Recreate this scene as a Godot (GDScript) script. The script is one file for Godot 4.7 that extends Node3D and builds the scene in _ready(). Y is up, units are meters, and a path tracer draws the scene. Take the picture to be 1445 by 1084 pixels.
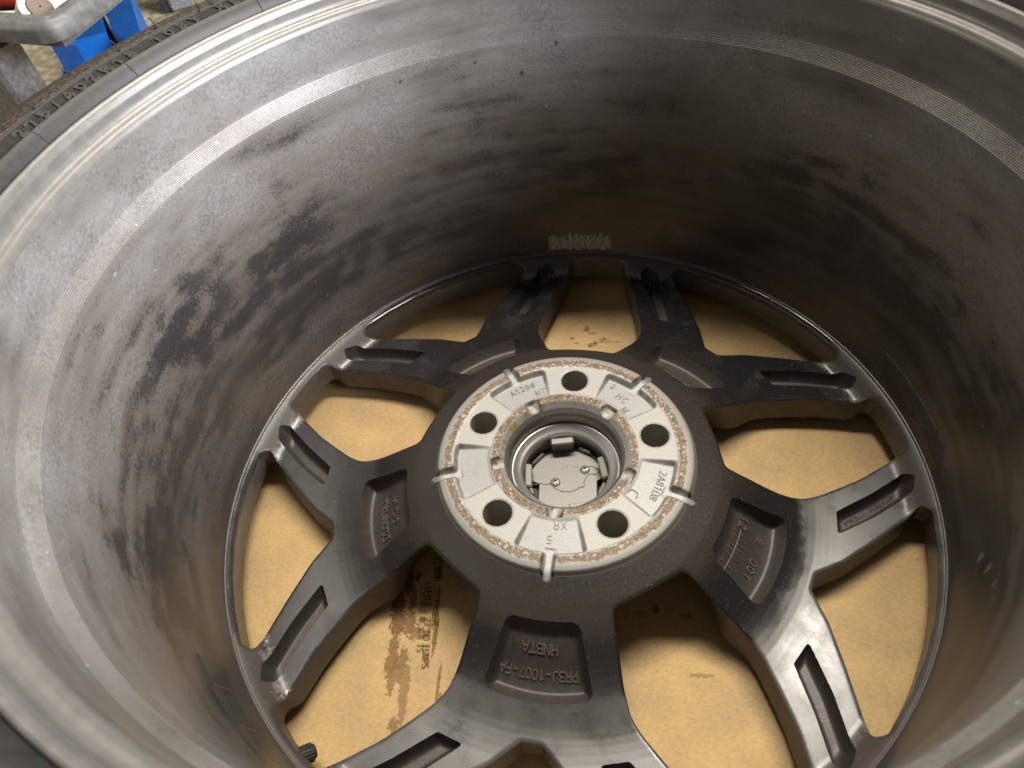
extends Node3D
# A worn alloy wheel with its tyre, lying face down on brown packing paper, seen from its inner side.
# Wheel measures are millimetres: r from the axle, a = angle, h = height above the hub's mounting face.

const FLOOR := 66.0              # the paper lies this far below the mounting face
const PH := 1.4749171563         # angle of the first bolt hole
const STEP := TAU / 5.0

var rng := RandomNumberGenerator.new()
var n_big := FastNoiseLite.new()
var n_mid := FastNoiseLite.new()
var n_fine := FastNoiseLite.new()
var n_cell := FastNoiseLite.new()
var mono: SystemFont
var sans: SystemFont
var wheel: Node3D

# ---------------------------------------------------------------- helpers
func P(r: float, a: float, h: float) -> Vector3:
	return Vector3(r * cos(a), h + FLOOR, -r * sin(a)) * 0.001

func W(x: float, y: float, h: float) -> Vector3:
	return Vector3(x, h + FLOOR, -y) * 0.001

func numbered(called: String, parent: Node) -> String:
	if not parent.has_node(called):
		return called
	var i := 1
	while parent.has_node("%s_%03d" % [called, i]):
		i += 1
	return "%s_%03d" % [called, i]

func add(called: String, mesh: Mesh, mat: Material, parent: Node = self) -> MeshInstance3D:
	var o := MeshInstance3D.new()
	o.name = numbered(called, parent)
	o.mesh = mesh
	if mat:
		o.material_override = mat
	parent.add_child(o, true)
	return o

func thing(called: String, label: String, category: String, at := Vector3.ZERO, group := "") -> Node3D:
	var o := Node3D.new()
	o.name = numbered(called, self)
	add_child(o, true)
	o.position = at
	tag(o, label, category, group)
	return o

func tag(o: Node, label: String, category: String, group := "") -> void:
	o.set_meta("label", label)
	o.set_meta("category", category)
	if group:
		o.set_meta("group", group)

func mat(lin: Color, rough: float, metal := 0.0) -> StandardMaterial3D:
	var m := StandardMaterial3D.new()
	m.albedo_color = lin.linear_to_srgb()
	m.roughness = rough
	m.metallic = metal
	return m

func sm(e0: float, e1: float, x: float) -> float:
	var t := clampf((x - e0) / (e1 - e0), 0.0, 1.0)
	return t * t * (3.0 - 2.0 * t)

func curve(xs: Array, ys: Array, x: float) -> float:
	if x <= xs[0]:
		return ys[0]
	for i in range(1, xs.size()):
		if x <= xs[i]:
			return lerpf(ys[i - 1], ys[i], (x - xs[i - 1]) / (xs[i] - xs[i - 1]))
	return ys[-1]

func lathe(profile: Array, segs: int, v_from := 0.0, v_to := 1.0) -> ArrayMesh:
	# profile: [r, h] pairs, turned about the axle; u runs round, v along the profile
	var verts := PackedVector3Array()
	var uvs := PackedVector2Array()
	var idx := PackedInt32Array()
	var rows := profile.size()
	var lens := [0.0]
	for i in range(1, rows):
		lens.append(lens[-1] + Vector2(profile[i][0] - profile[i - 1][0], profile[i][1] - profile[i - 1][1]).length())
	for j in segs + 1:
		var a := TAU * j / segs
		var c := cos(a) * 0.001
		var s := -sin(a) * 0.001
		for i in rows:
			verts.append(Vector3(profile[i][0] * c, (profile[i][1] + FLOOR) * 0.001, profile[i][0] * s))
			uvs.append(Vector2(float(j) / segs, lerpf(v_from, v_to, lens[i] / lens[-1])))
	for j in segs:
		for i in rows - 1:
			var k := j * rows + i
			idx.append_array([k, k + rows, k + 1, k + 1, k + rows, k + rows + 1])
	return finish(verts, uvs, idx)

func finish(verts: PackedVector3Array, uvs: PackedVector2Array, idx: PackedInt32Array, cols := PackedColorArray(), flip := false) -> ArrayMesh:
	# normals from the faces, shared at shared vertices
	var nor := PackedVector3Array()
	nor.resize(verts.size())
	for t in range(0, idx.size(), 3):
		var p := verts[idx[t]]
		var n := (verts[idx[t + 2]] - p).cross(verts[idx[t + 1]] - p)
		nor[idx[t]] += n
		nor[idx[t + 1]] += n
		nor[idx[t + 2]] += n
	# vertices that lie together (the seam of a lathe) share the normal
	for i in nor.size():
		nor[i] = nor[i].normalized()
	var arr := []
	arr.resize(Mesh.ARRAY_MAX)
	arr[Mesh.ARRAY_VERTEX] = verts
	arr[Mesh.ARRAY_NORMAL] = nor
	if uvs.size():
		arr[Mesh.ARRAY_TEX_UV] = uvs
	if cols.size():
		arr[Mesh.ARRAY_COLOR] = cols
	arr[Mesh.ARRAY_INDEX] = idx
	var m := ArrayMesh.new()
	m.add_surface_from_arrays(Mesh.PRIMITIVE_TRIANGLES, arr)
	return m

func box_into(st: SurfaceTool, size: Vector3, xf: Transform3D, bevel := 0.0) -> void:
	# a box with chamfered edges
	var b := minf(bevel, minf(size.x, minf(size.y, size.z)) * 0.45)
	var e := size * 0.5
	var pts := {}
	for axis in 3:
		for sgn in [-1.0, 1.0]:
			var u := (axis + 1) % 3
			var w := (axis + 2) % 3
			var q := []
			for k in [[-1, -1], [1, -1], [1, 1], [-1, 1]]:
				var v := Vector3.ZERO
				v[axis] = sgn * e[axis]
				v[u] = k[0] * (e[u] - b)
				v[w] = k[1] * (e[w] - b)
				q.append(v)
			pts[[axis, sgn]] = q
			quad(st, xf, q, Vector3(1 if axis == 0 else 0, 1 if axis == 1 else 0, 1 if axis == 2 else 0) * sgn)
	if b <= 0.0:
		return
	for axis in 3:
		var u := (axis + 1) % 3
		var w := (axis + 2) % 3
		for su in [-1.0, 1.0]:
			for sw in [-1.0, 1.0]:
				var q := []
				for k in [[-1.0, 0], [1.0, 0], [1.0, 1], [-1.0, 1]]:
					var v := Vector3.ZERO
					v[axis] = k[0] * (e[axis] - b)
					v[u] = su * (e[u] - (b if k[1] == 1 else 0.0))
					v[w] = sw * (e[w] - (0.0 if k[1] == 1 else b))
					q.append(v)
				var n := Vector3.ZERO
				n[u] = su
				n[w] = sw
				quad(st, xf, q, n)
	for sx in [-1.0, 1.0]:
		for sy in [-1.0, 1.0]:
			for sz in [-1.0, 1.0]:
				var a := Vector3(sx * e.x, sy * (e.y - b), sz * (e.z - b))
				var c := Vector3(sx * (e.x - b), sy * e.y, sz * (e.z - b))
				var d := Vector3(sx * (e.x - b), sy * (e.y - b), sz * e.z)
				tri(st, xf, a, c, d, Vector3(sx, sy, sz))

func quad(st: SurfaceTool, xf: Transform3D, q: Array, n: Vector3) -> void:
	tri(st, xf, q[0], q[1], q[2], n)
	tri(st, xf, q[0], q[2], q[3], n)

func tri(st: SurfaceTool, xf: Transform3D, a: Vector3, b: Vector3, c: Vector3, n: Vector3) -> void:
	if (c - a).cross(b - a).dot(n) < 0.0:
		var t := b
		b = c
		c = t
	st.set_normal((xf.basis * (c - a).cross(b - a)).normalized())
	for p in [a, b, c]:
		st.add_vertex(xf * p)

func new_st() -> SurfaceTool:
	var st := SurfaceTool.new()
	st.begin(Mesh.PRIMITIVE_TRIANGLES)
	return st

func one_box(size: Vector3, at: Vector3, bevel := 0.0, basis := Basis()) -> ArrayMesh:
	var st := new_st()
	box_into(st, size, Transform3D(basis, at), bevel)
	return st.commit()

func tube(path: Array, radii: Array, sides := 12, closed_ends := true) -> ArrayMesh:
	var verts := PackedVector3Array()
	var idx := PackedInt32Array()
	var n := path.size()
	var up := Vector3(0.13, 1, 0.21).normalized()
	for i in n:
		var t: Vector3 = (path[mini(i + 1, n - 1)] - path[maxi(i - 1, 0)]).normalized()
		var x := up.cross(t)
		if x.length() < 0.1:
			x = Vector3(1, 0, 0.3).cross(t)
		x = x.normalized()
		var y := t.cross(x).normalized()
		for k in sides:
			var an := TAU * k / sides
			verts.append(path[i] + (x * cos(an) + y * sin(an)) * radii[i])
	for i in n - 1:
		for k in sides:
			var a := i * sides + k
			var b := i * sides + (k + 1) % sides
			idx.append_array([a, b, a + sides, b, b + sides, a + sides])
	if closed_ends:
		for e in [0, n - 1]:
			var c := verts.size()
			verts.append(path[e])
			for k in sides:
				var a: int = e * sides + k
				var b: int = e * sides + (k + 1) % sides
				if e == 0:
					idx.append_array([c, b, a])
				else:
					idx.append_array([c, a, b])
	return finish(verts, PackedVector2Array(), idx)

func prism(poly: PackedVector2Array, h_low: float, h_top: float, bevel := 0.0) -> ArrayMesh:
	# an outline in wheel millimetres (x, y), stood up between two heights, with a chamfered top edge
	var st := new_st()
	var c := Vector2.ZERO
	for p in poly:
		c += p / poly.size()
	var inner := PackedVector2Array()
	for p in poly:
		inner.append(p + (c - p).normalized() * bevel)
	var tri_i := Geometry2D.triangulate_polygon(inner)
	for t in range(0, tri_i.size(), 3):
		var q := []
		for k in 3:
			q.append(W(inner[tri_i[t + k]].x, inner[tri_i[t + k]].y, h_top))
		tri(st, Transform3D(), q[0], q[1], q[2], Vector3.UP)
	for i in poly.size():
		var a := poly[i]
		var b := poly[(i + 1) % poly.size()]
		var a2 := inner[i]
		var b2 := inner[(i + 1) % poly.size()]
		var out := W(a.x + b.x - 2 * c.x, a.y + b.y - 2 * c.y, -FLOOR)
		quad(st, Transform3D(), [W(a.x, a.y, h_low), W(b.x, b.y, h_low), W(b.x, b.y, h_top - bevel), W(a.x, a.y, h_top - bevel)], out)
		if bevel > 0.0:
			quad(st, Transform3D(), [W(a.x, a.y, h_top - bevel), W(b.x, b.y, h_top - bevel), W(b2.x, b2.y, h_top), W(a2.x, a2.y, h_top)], out + Vector3.UP * out.length())
	return st.commit()

# lettering: each glyph laid on the surface, its top pointing away from the axle
func glyph(ch: String, mm: float, depth: float, font: Font) -> TextMesh:
	var t := TextMesh.new()
	t.text = ch
	t.font = font
	t.font_size = 32
	t.pixel_size = mm / 23.0 * 0.001
	t.depth = depth * 0.001
	t.curve_step = 4.0
	t.horizontal_alignment = HORIZONTAL_ALIGNMENT_CENTER
	t.vertical_alignment = VERTICAL_ALIGNMENT_CENTER
	return t

func text_arc(text: String, r: float, a_mid: float, mm: float, pitch: float, height: Callable, depth: float, squeeze := 1.0, font: Font = mono) -> ArrayMesh:
	var st := new_st()
	for i in text.length():
		var ch := text[i]
		if ch == " ":
			continue
		var a := a_mid - (i - (text.length() - 1) * 0.5) * pitch / r
		var p := P(r, a, height.call(r, a))
		var rad := (P(r + 1.5, a, height.call(r + 1.5, a)) - P(r - 1.5, a, height.call(r - 1.5, a))).normalized()
		var tan_ := Vector3(sin(a), 0, cos(a))
		var n := tan_.cross(rad).normalized()
		st.append_from(glyph(ch, mm, depth, font), 0, Transform3D(Basis(tan_ * squeeze, rad, n), p))
	return st.commit()

func text_line(text: String, at: Vector3, right: Vector3, up: Vector3, mm: float, pitch: float, depth: float, font: Font = mono) -> ArrayMesh:
	var st := new_st()
	var x := right.normalized()
	var n := x.cross(up).normalized()
	var y := n.cross(x)
	for i in text.length():
		if text[i] == " ":
			continue
		var p := at + x * (i - (text.length() - 1) * 0.5) * pitch * 0.001
		st.append_from(glyph(text[i], mm, depth, font), 0, Transform3D(Basis(x, y, n), p))
	return st.commit()

func noise_set(n: FastNoiseLite, kind: int, freq: float, oct: int, sd: int) -> void:
	n.noise_type = kind
	n.frequency = freq
	n.seed = sd
	n.fractal_type = FastNoiseLite.FRACTAL_FBM if oct > 1 else FastNoiseLite.FRACTAL_NONE
	n.fractal_octaves = oct

func n3(n: FastNoiseLite, x: float, y: float, z: float) -> float:
	return n.get_noise_3d(x, y, z)

# ---------------------------------------------------------------- the start
func _ready() -> void:
	rng.seed = 7
	noise_set(n_big, FastNoiseLite.TYPE_SIMPLEX_SMOOTH, 0.012, 4, 3)
	noise_set(n_mid, FastNoiseLite.TYPE_SIMPLEX_SMOOTH, 0.05, 4, 11)
	noise_set(n_fine, FastNoiseLite.TYPE_SIMPLEX_SMOOTH, 0.3, 3, 23)
	noise_set(n_cell, FastNoiseLite.TYPE_CELLULAR, 0.33, 1, 5)
	n_cell.cellular_return_type = FastNoiseLite.RETURN_DISTANCE
	mono = SystemFont.new()
	mono.font_names = ["Droid Sans Mono"]
	sans = SystemFont.new()
	sans.font_names = ["Droid Sans"]
	sans.font_weight = 700
	camera_and_light()
	setting()
	build_wheel()
	build_tyre()
	background_things()

func camera_and_light() -> void:
	var cam := Camera3D.new()
	cam.name = "camera"
	var right := Vector3(0.991764756, -0.106466317, -0.071187021)
	var up := Vector3(0.012633435, 0.634446897, -0.772863203)
	var back := Vector3(0.127448283, 0.76559915, 0.630567107)
	cam.transform = Transform3D(Basis(right, up, back).orthonormalized(), Vector3(0.02577736, 0.36723056 + 0.066, 0.249325386))
	var lens := CameraAttributesPhysical.new()
	lens.frustum_focal_length = 22.87          # 55.4 degrees high
	lens.exposure_aperture = 12.0
	lens.frustum_focus_distance = 0.47
	lens.frustum_near = 0.02
	lens.frustum_far = 30.0
	cam.attributes = lens
	cam.fov = 55.36
	cam.near = 0.02
	cam.far = 30.0
	add_child(cam)
	cam.current = true
	var we := WorldEnvironment.new()
	we.name = "workshop_air"
	var env := Environment.new()
	env.background_mode = Environment.BG_COLOR
	env.background_color = Color(0.068, 0.065, 0.061).linear_to_srgb()
	env.tonemap_mode = Environment.TONE_MAPPER_LINEAR
	env.tonemap_exposure = 1.0
	env.sdfgi_enabled = true
	env.ssao_enabled = true
	env.ssil_enabled = true
	we.environment = env
	add_child(we)
	# workshop lights, out of the picture: a ceiling strip ahead, a bright doorway on the right, a weak strip low on the left, off the ceiling
	area_light("strip_light", Vector3(0.25, 2.1, -0.68), Vector2(1.5, 0.26), 7.0, Color(1.0, 0.965, 0.91), Vector3(0, 0, -1))
	area_light("doorway", Vector3(2.25, 1.05, 0.62), Vector2(1.6, 1.1), 23.0, Color(0.99, 0.985, 1.0), Vector3.UP)
	area_light("strip_light", Vector3(-2.2, 0.95, 0.05), Vector2(0.5, 0.3), 1.0, Color(1.0, 0.96, 0.88), Vector3.UP)

func area_light(called: String, at: Vector3, size: Vector2, energy: float, tint: Color, up: Vector3) -> void:
	var l := AreaLight3D.new()
	l.name = numbered(called, self)
	l.area_size = size
	l.light_energy = energy
	l.light_color = tint
	l.shadow_enabled = true
	l.area_range = 8.0
	add_child(l, true)
	l.look_at_from_position(at, Vector3(0, 0.05, 0), up)

# ---------------------------------------------------------------- floor and paper
func setting() -> void:
	var floor_st := new_st()
	box_into(floor_st, Vector3(8, 0.1, 8), Transform3D(Basis(), Vector3(0, -0.053, 0)))
	var cm := mat(Color(0.5, 0.47, 0.36), 0.85)
	cm.uv1_triplanar = true
	cm.uv1_world_triplanar = true
	cm.uv1_scale = Vector3.ONE * 2.5
	var cn := FastNoiseLite.new()
	noise_set(cn, FastNoiseLite.TYPE_SIMPLEX, 0.035, 5, 4)
	var ct := NoiseTexture2D.new()
	ct.noise = cn
	ct.width = 512
	ct.height = 512
	ct.seamless = true
	var ramp := Gradient.new()
	ramp.set_color(0, Color(0.62, 0.6, 0.54))
	ramp.set_color(1, Color(1, 0.99, 0.96))
	ct.color_ramp = ramp
	cm.albedo_texture = ct
	var fl := add("floor", floor_st.commit(), cm)
	fl.set_meta("kind", "structure")
	tag(fl, "beige speckled concrete workshop floor beyond the tyre", "floor")
	paper()

func paper() -> void:
	var size := 1024
	var span := 560.0                     # millimetres across the texture
	var img := Image.create(size, size, false, Image.FORMAT_RGB8)
	var fib := FastNoiseLite.new()
	noise_set(fib, FastNoiseLite.TYPE_SIMPLEX, 0.22, 3, 9)
	var blotch := FastNoiseLite.new()
	noise_set(blotch, FastNoiseLite.TYPE_SIMPLEX_SMOOTH, 0.012, 3, 19)
	var edge := FastNoiseLite.new()
	noise_set(edge, FastNoiseLite.TYPE_SIMPLEX_SMOOTH, 0.16, 4, 29)
	# oil marks: [x, y, radius x, radius y, strength] in wheel millimetres
	var oil := [[-101, -57, 4, 8, 1.0], [-96, -52, 2.5, 4, 0.9], [-106, -70, 6, 9, 1.0], [-97, -66, 3, 9, 0.75], [-104, -82, 6.5, 9, 1.0], [-96.5, -83, 5, 8, 0.85], [-93, -88, 5, 5, 0.7],
		[-104, -98, 4, 7, 0.8], [-97, -106, 3.5, 9, 0.75], [-103.5, -108, 5.5, 9, 0.8], [-102, -117, 3.5, 9, 0.7], [-93.5, -120, 3.6, 14, 0.62], [-98, -113, 4, 6, 0.7], [-92.5, -133, 3, 9, 0.6], [-96.5, -142, 4, 4, 0.7],
		[-81, -70, 1.0, 10, 0.75], [-79.5, -90, 1.5, 12, 0.85], [-73.5, -118, 1.0, 12, 0.8], [-71.6, -128, 1.2, 5, 0.7], [-82, -46, 1.5, 7, 0.7],
		[11, 164, 3.6, 3.2, 0.8], [15, 159, 4, 1.2, 0.75], [-1, 154, 3, 1.0, 0.8], [3, 149, 2.5, 1.0, 0.7], [28, 150, 16, 0.8, 0.45], [78, 170, 3, 1.4, 0.6],
		[54, -70, 2.4, 2.4, 0.9], [44, -72, 7, 1.6, 0.4], [71, -73, 5, 1.6, 0.6], [77, -108, 9, 1.2, 0.5], [36, -72, 2, 5, 0.3]]
	var mask := PackedFloat32Array()
	mask.resize(size * size)
	for o in oil:
		var x0 := int((o[0] - o[2] * 1.6 + span / 2) / span * size)
		var x1 := int((o[0] + o[2] * 1.6 + span / 2) / span * size) + 1
		var y0 := int((span / 2 - o[1] - o[3] * 1.6) / span * size)
		var y1 := int((span / 2 - o[1] + o[3] * 1.6) / span * size) + 1
		for y in range(maxi(y0, 0), mini(y1, size)):
			for x in range(maxi(x0, 0), mini(x1, size)):
				var mx := (x + 0.5) / size * span - span / 2
				var my := span / 2 - (y + 0.5) / size * span
				var d := Vector2((mx - o[0]) / (o[2] * (0.78 if o[2] > 2.0 else 1.0)), (my - o[1]) / o[3]).length()
				d += edge.get_noise_2d(mx * 2.2, my * 2.2) * 0.6
				var k: float = o[4] * (1.0 - sm(0.92, 1.02, d))
				mask[y * size + x] = maxf(mask[y * size + x], k)
	var data := PackedByteArray()
	data.resize(size * size * 3)
	for y in size:
		for x in size:
			var f := fib.get_noise_2d(x * 0.55, y * 1.7) * 0.5 + fib.get_noise_2d(y * 0.7 + 900.0, x * 0.5) * 0.5
			var b := blotch.get_noise_2d(x, y)
			var v := 1.0 + f * 0.20 + b * 0.18
			var c := Color(0.50 * v, 0.342 * v, 0.155 * v * (1.0 - b * 0.1))
			var k := mask[y * size + x]
			if k > 0.0:
				k *= 0.95 + 0.3 * f
				c = c.lerp(Color(0.150, 0.064, 0.011), clampf(k * 1.0, 0.0, 0.95))
			c = c.linear_to_srgb()
			var i := (y * size + x) * 3
			data[i] = int(clampf(c.r, 0, 1) * 255)
			data[i + 1] = int(clampf(c.g, 0, 1) * 255)
			data[i + 2] = int(clampf(c.b, 0, 1) * 255)
	# small dark flecks
	for k in 420:
		var x := rng.randi_range(2, size - 3)
		var y := rng.randi_range(2, size - 3)
		var i := (y * size + x) * 3
		for c in 3:
			data[i + c] = int(data[i + c] * rng.randf_range(0.35, 0.8))
	img.set_data(size, size, false, Image.FORMAT_RGB8, data)
	var m := mat(Color.WHITE, 0.72)
	m.albedo_texture = ImageTexture.create_from_image(img)
	# the sheet: gently uneven, creased, 1.5 mm thick with a turned-down edge
	var n := 150
	var half := span / 2.0 * 1.45
	var verts := PackedVector3Array()
	var uvs := PackedVector2Array()
	var idx := PackedInt32Array()
	var creases := [[Vector2(60, 95), Vector2(135, 62), 0.9], [Vector2(135, 62), Vector2(145, 30), 0.7], [Vector2(-150, -105), Vector2(-85, -60), 0.8], [Vector2(-128, -130), Vector2(-108, -100), 0.8], [Vector2(40, -70), Vector2(75, -100), 0.8], [Vector2(-40, 150), Vector2(60, 168), 0.5], [Vector2(80, -180), Vector2(150, -90), 0.6], [Vector2(-170, 60), Vector2(-90, 40), 0.6]]
	for j in n + 1:
		for i in n + 1:
			var x := lerpf(-half, half, float(i) / n)
			var y := lerpf(-half, half, float(j) / n)
			var p := Vector2(x, y)
			var h := -FLOOR - 0.6 + n_big.get_noise_2d(x, y) * 1.1
			for c in creases:
				var q: Vector2 = Geometry2D.get_closest_point_to_segment(p, c[0], c[1])
				var ends: float = minf(q.distance_to(c[0]), q.distance_to(c[1]))
				h += c[2] * exp(-p.distance_squared_to(q) / 30.0) * sm(0.0, 20.0, ends + 3.0)
			verts.append(W(x, y, minf(h, -FLOOR + 0.6)))
			uvs.append(Vector2((x + span / 2) / span, (span / 2 - y) / span))
	for j in n:
		for i in n:
			var k := j * (n + 1) + i
			idx.append_array([k, k + n + 1, k + 1, k + 1, k + n + 1, k + n + 2])
	var o := add("packing_paper", finish(verts, uvs, idx), m)
	tag(o, "brown kraft packing paper with dark oil marks spread under the wheel", "paper")
	# print on the paper, worn and stained, seen through the window at the lower left
	var ink := mat(Color(0.13, 0.06, 0.018), 0.8)
	var dx := Vector3(0.10, 0, 1.0)
	var dy := Vector3(1.0, 0, -0.10)
	var lines := [["CYCVER M JER TS", -89.3, -80.0, 3.6, 2.75], ["LEPROES 27'NO EUMPS", -85.4, -83.0, 4.0, 2.85], ["TE FANBRC", -81.6, -72.0, 4.0, 2.9]]
	for l in lines:
		add("print", text_line(l[0], W(l[1], l[2], -FLOOR + 0.55), dx, dy, l[3], l[4], 0.1), ink, o)
	add("print", text_line("ELJ0NN", W(-84, -47, -FLOOR + 0.55), dx, dy, 4.2, 2.8, 0.1), ink, o)
	add("print", text_line("REN TH", W(19, 149, -FLOOR + 0.55), Vector3(0.85, 0, -0.5), Vector3(-0.5, 0, -0.85), 3.2, 2.8, 0.1), ink, o)

# ---------------------------------------------------------------- the wheel
const PR := [70.0, 78.5, 93.0, 99.6, 108.0, 115.0, 124.0, 133.5, 143.0, 155.0, 203.0, 205.0, 214.0, 217.9]
const PHH := [-2.0, -5.0, -11.5, -15.2, -20.6, -25.5, -31.5, -36.5, -39.8, -41.2, -41.2, -40.6, -33.4, -31.2]

var vee: PackedVector2Array
var star: PackedVector2Array
var slot: PackedVector2Array

func prof(r: float) -> float:
	# smoothed piecewise profile of the back of the spokes
	var w := 1.5 + 7.0 * sm(104.0, 126.0, r) * (1.0 - sm(180.0, 195.0, r))
	var h := 0.0
	for k in 5:
		h += curve(PR, PHH, r + (k - 2) * 0.5 * w)
	return h / 5.0

func polar_poly(pts: Array, fillet: float) -> PackedVector2Array:
	# outline from [radius, degrees, corner radius] with rounded corners
	var q := PackedVector2Array()
	for p in pts:
		q.append(Vector2(p[0], 0).rotated(deg_to_rad(p[1])))
	var o := PackedVector2Array()
	var n := q.size()
	for i in n:
		var c := q[i]
		var a := (q[(i + n - 1) % n] - c)
		var b := (q[(i + 1) % n] - c)
		var rad: float = pts[i][2] if pts[i].size() > 2 else fillet
		var ang := absf(a.angle_to(b))
		var cut := minf(rad / tan(ang * 0.5), minf(a.length(), b.length()) * 0.48)
		var p0 := c + a.normalized() * cut
		var p1 := c + b.normalized() * cut
		for k in 6:
			var t := k / 5.0
			o.append(p0.lerp(c, t).lerp(c.lerp(p1, t), t))
	return o

func sdf(poly: PackedVector2Array, p: Vector2) -> float:
	# distance to an outline, negative inside
	var d := 1e9
	var inside := false
	var n := poly.size()
	var b := poly[n - 1]
	for i in n:
		var a := poly[i]
		var e := b - a
		var w := p - a
		var q := w - e * clampf(w.dot(e) / e.length_squared(), 0.0, 1.0)
		d = minf(d, q.length_squared())
		if (a.y > p.y) != (b.y > p.y) and p.x < (b.x - a.x) * (p.y - a.y) / (b.y - a.y) + a.x:
			inside = not inside
		b = a
	return -sqrt(d) if inside else sqrt(d)

func press(t: float) -> float:
	# wall of a pressed recess: crisp at the lip, rounded at the bottom
	t = clampf(t, 0.0, 1.0)
	return 1.0 - (1.0 - t) * (1.0 - t)

func spoke_field(r: float, a: float) -> Array:
	# a: angle from the spoke's axis. Returns [kept distance, height, recess]
	var p := Vector2(r, 0).rotated(absf(a))
	var f := 50.0
	if r > 148.0:
		f = minf(f, sdf(vee, p))
	f = minf(f, sdf(star, Vector2(r, 0).rotated(PI / 5 - absf(a))))
	var h := prof(r)
	var rec := -5.0
	# wide recess at the root
	if r > 97.0 and r < 137.0:
		var lim := deg_to_rad(lerpf(11.5, 13.1, (r - 99.6) / 34.0))
		var d_side := (lim - absf(a)) * r
		var r_out := 135.4 - 1.4 * pow(a / 0.22, 2.0)
		var d_out := r_out - r
		var d_in := r - 99.4
		rec = minf(d_side, minf(d_out, d_in))
		if d_side > 0 and d_out > 0 and d_in > 0:
			# rounded corners
			var c := 5.0
			var m1 := minf(d_side, minf(d_out, d_in))
			if d_side < c and d_out < c:
				m1 = c - Vector2(c - d_side, c - d_out).length()
			elif d_side < c and d_in < c:
				m1 = c - Vector2(c - d_side, c - d_in).length()
			rec = m1
			if m1 > 0.0:
				var s := minf(press(d_side / 3.6), minf(press(d_out / 8.0), press(d_in / 5.0)))
				s = minf(s, press(m1 / 4.5))
				var deep := lerpf(-23.5, -44.0, sm(96.0, 131.0, r))
				h = lerpf(h, minf(deep, h - 0.2), s)
	# narrow recess along each arm
	if r > 160.0 and r < 216.0:
		var d := -sdf(slot, p)
		rec = d
		if d > 0.0:
			h -= 8.5 * press(d / 4.2)
	# rolled edge along the windows
	if f < 1.8:
		var t := 1.0 - maxf(f, 0.0) / 1.8
		h -= 0.8 * t * t
	return [f, h, rec]

func build_wheel() -> void:
	wheel = thing("alloy_wheel", "dusty dark alloy wheel lying face down, its five double spokes seen from behind", "wheel", Vector3.ZERO)
	vee = polar_poly([[154.4, -2.0, 3.5], [154.4, 2.0, 3.5], [161.0, 4.4, 10], [168, 6.6, 30], [185, 12.6, 30], [203.5, 17.9, 20], [210.6, 19.9, 5.0], [214.9, 18.3, 4.0], [214.9, 12, 60], [214.9, 6, 60], [214.9, 0, 60], [214.9, -6, 60], [214.9, -12, 60], [214.9, -18.3, 4.0], [210.6, -19.9, 5.0], [203.5, -17.9, 20], [185, -12.6, 30], [168, -6.6, 30], [161.0, -4.4, 10]], 5.0)
	var half := [[94.2, 0.0, 60], [94.6, 7.0, 30], [96.0, 13.6, 5.0], [104, 14.5, 20], [116, 15.0, 60], [130, 15.8, 40], [143, 15.9, 24], [153, 14.6, 40], [168, 12.2, 60], [182, 10.2, 60], [205, 6.6, 30], [213.2, 5.9, 6.0], [213.8, 2.0, 40]]
	var full := half.duplicate()
	for i in range(half.size() - 1, 0, -1):
		full.append([half[i][0], -half[i][1], half[i][2]])
	star = polar_poly(full, 5.0)
	slot = polar_poly([[163.6, 12.4, 1.6], [186, 17.6, 60], [208.8, 22.6, 2.5], [212.0, 25.3, 2.5], [206.5, 26.3, 3.0], [186, 22.5, 60], [163.6, 17.9, 2.0]], 2.0)
	spokes()
	hub()
	barrel()
	bore_and_cap()
	barrel_marks()

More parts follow.
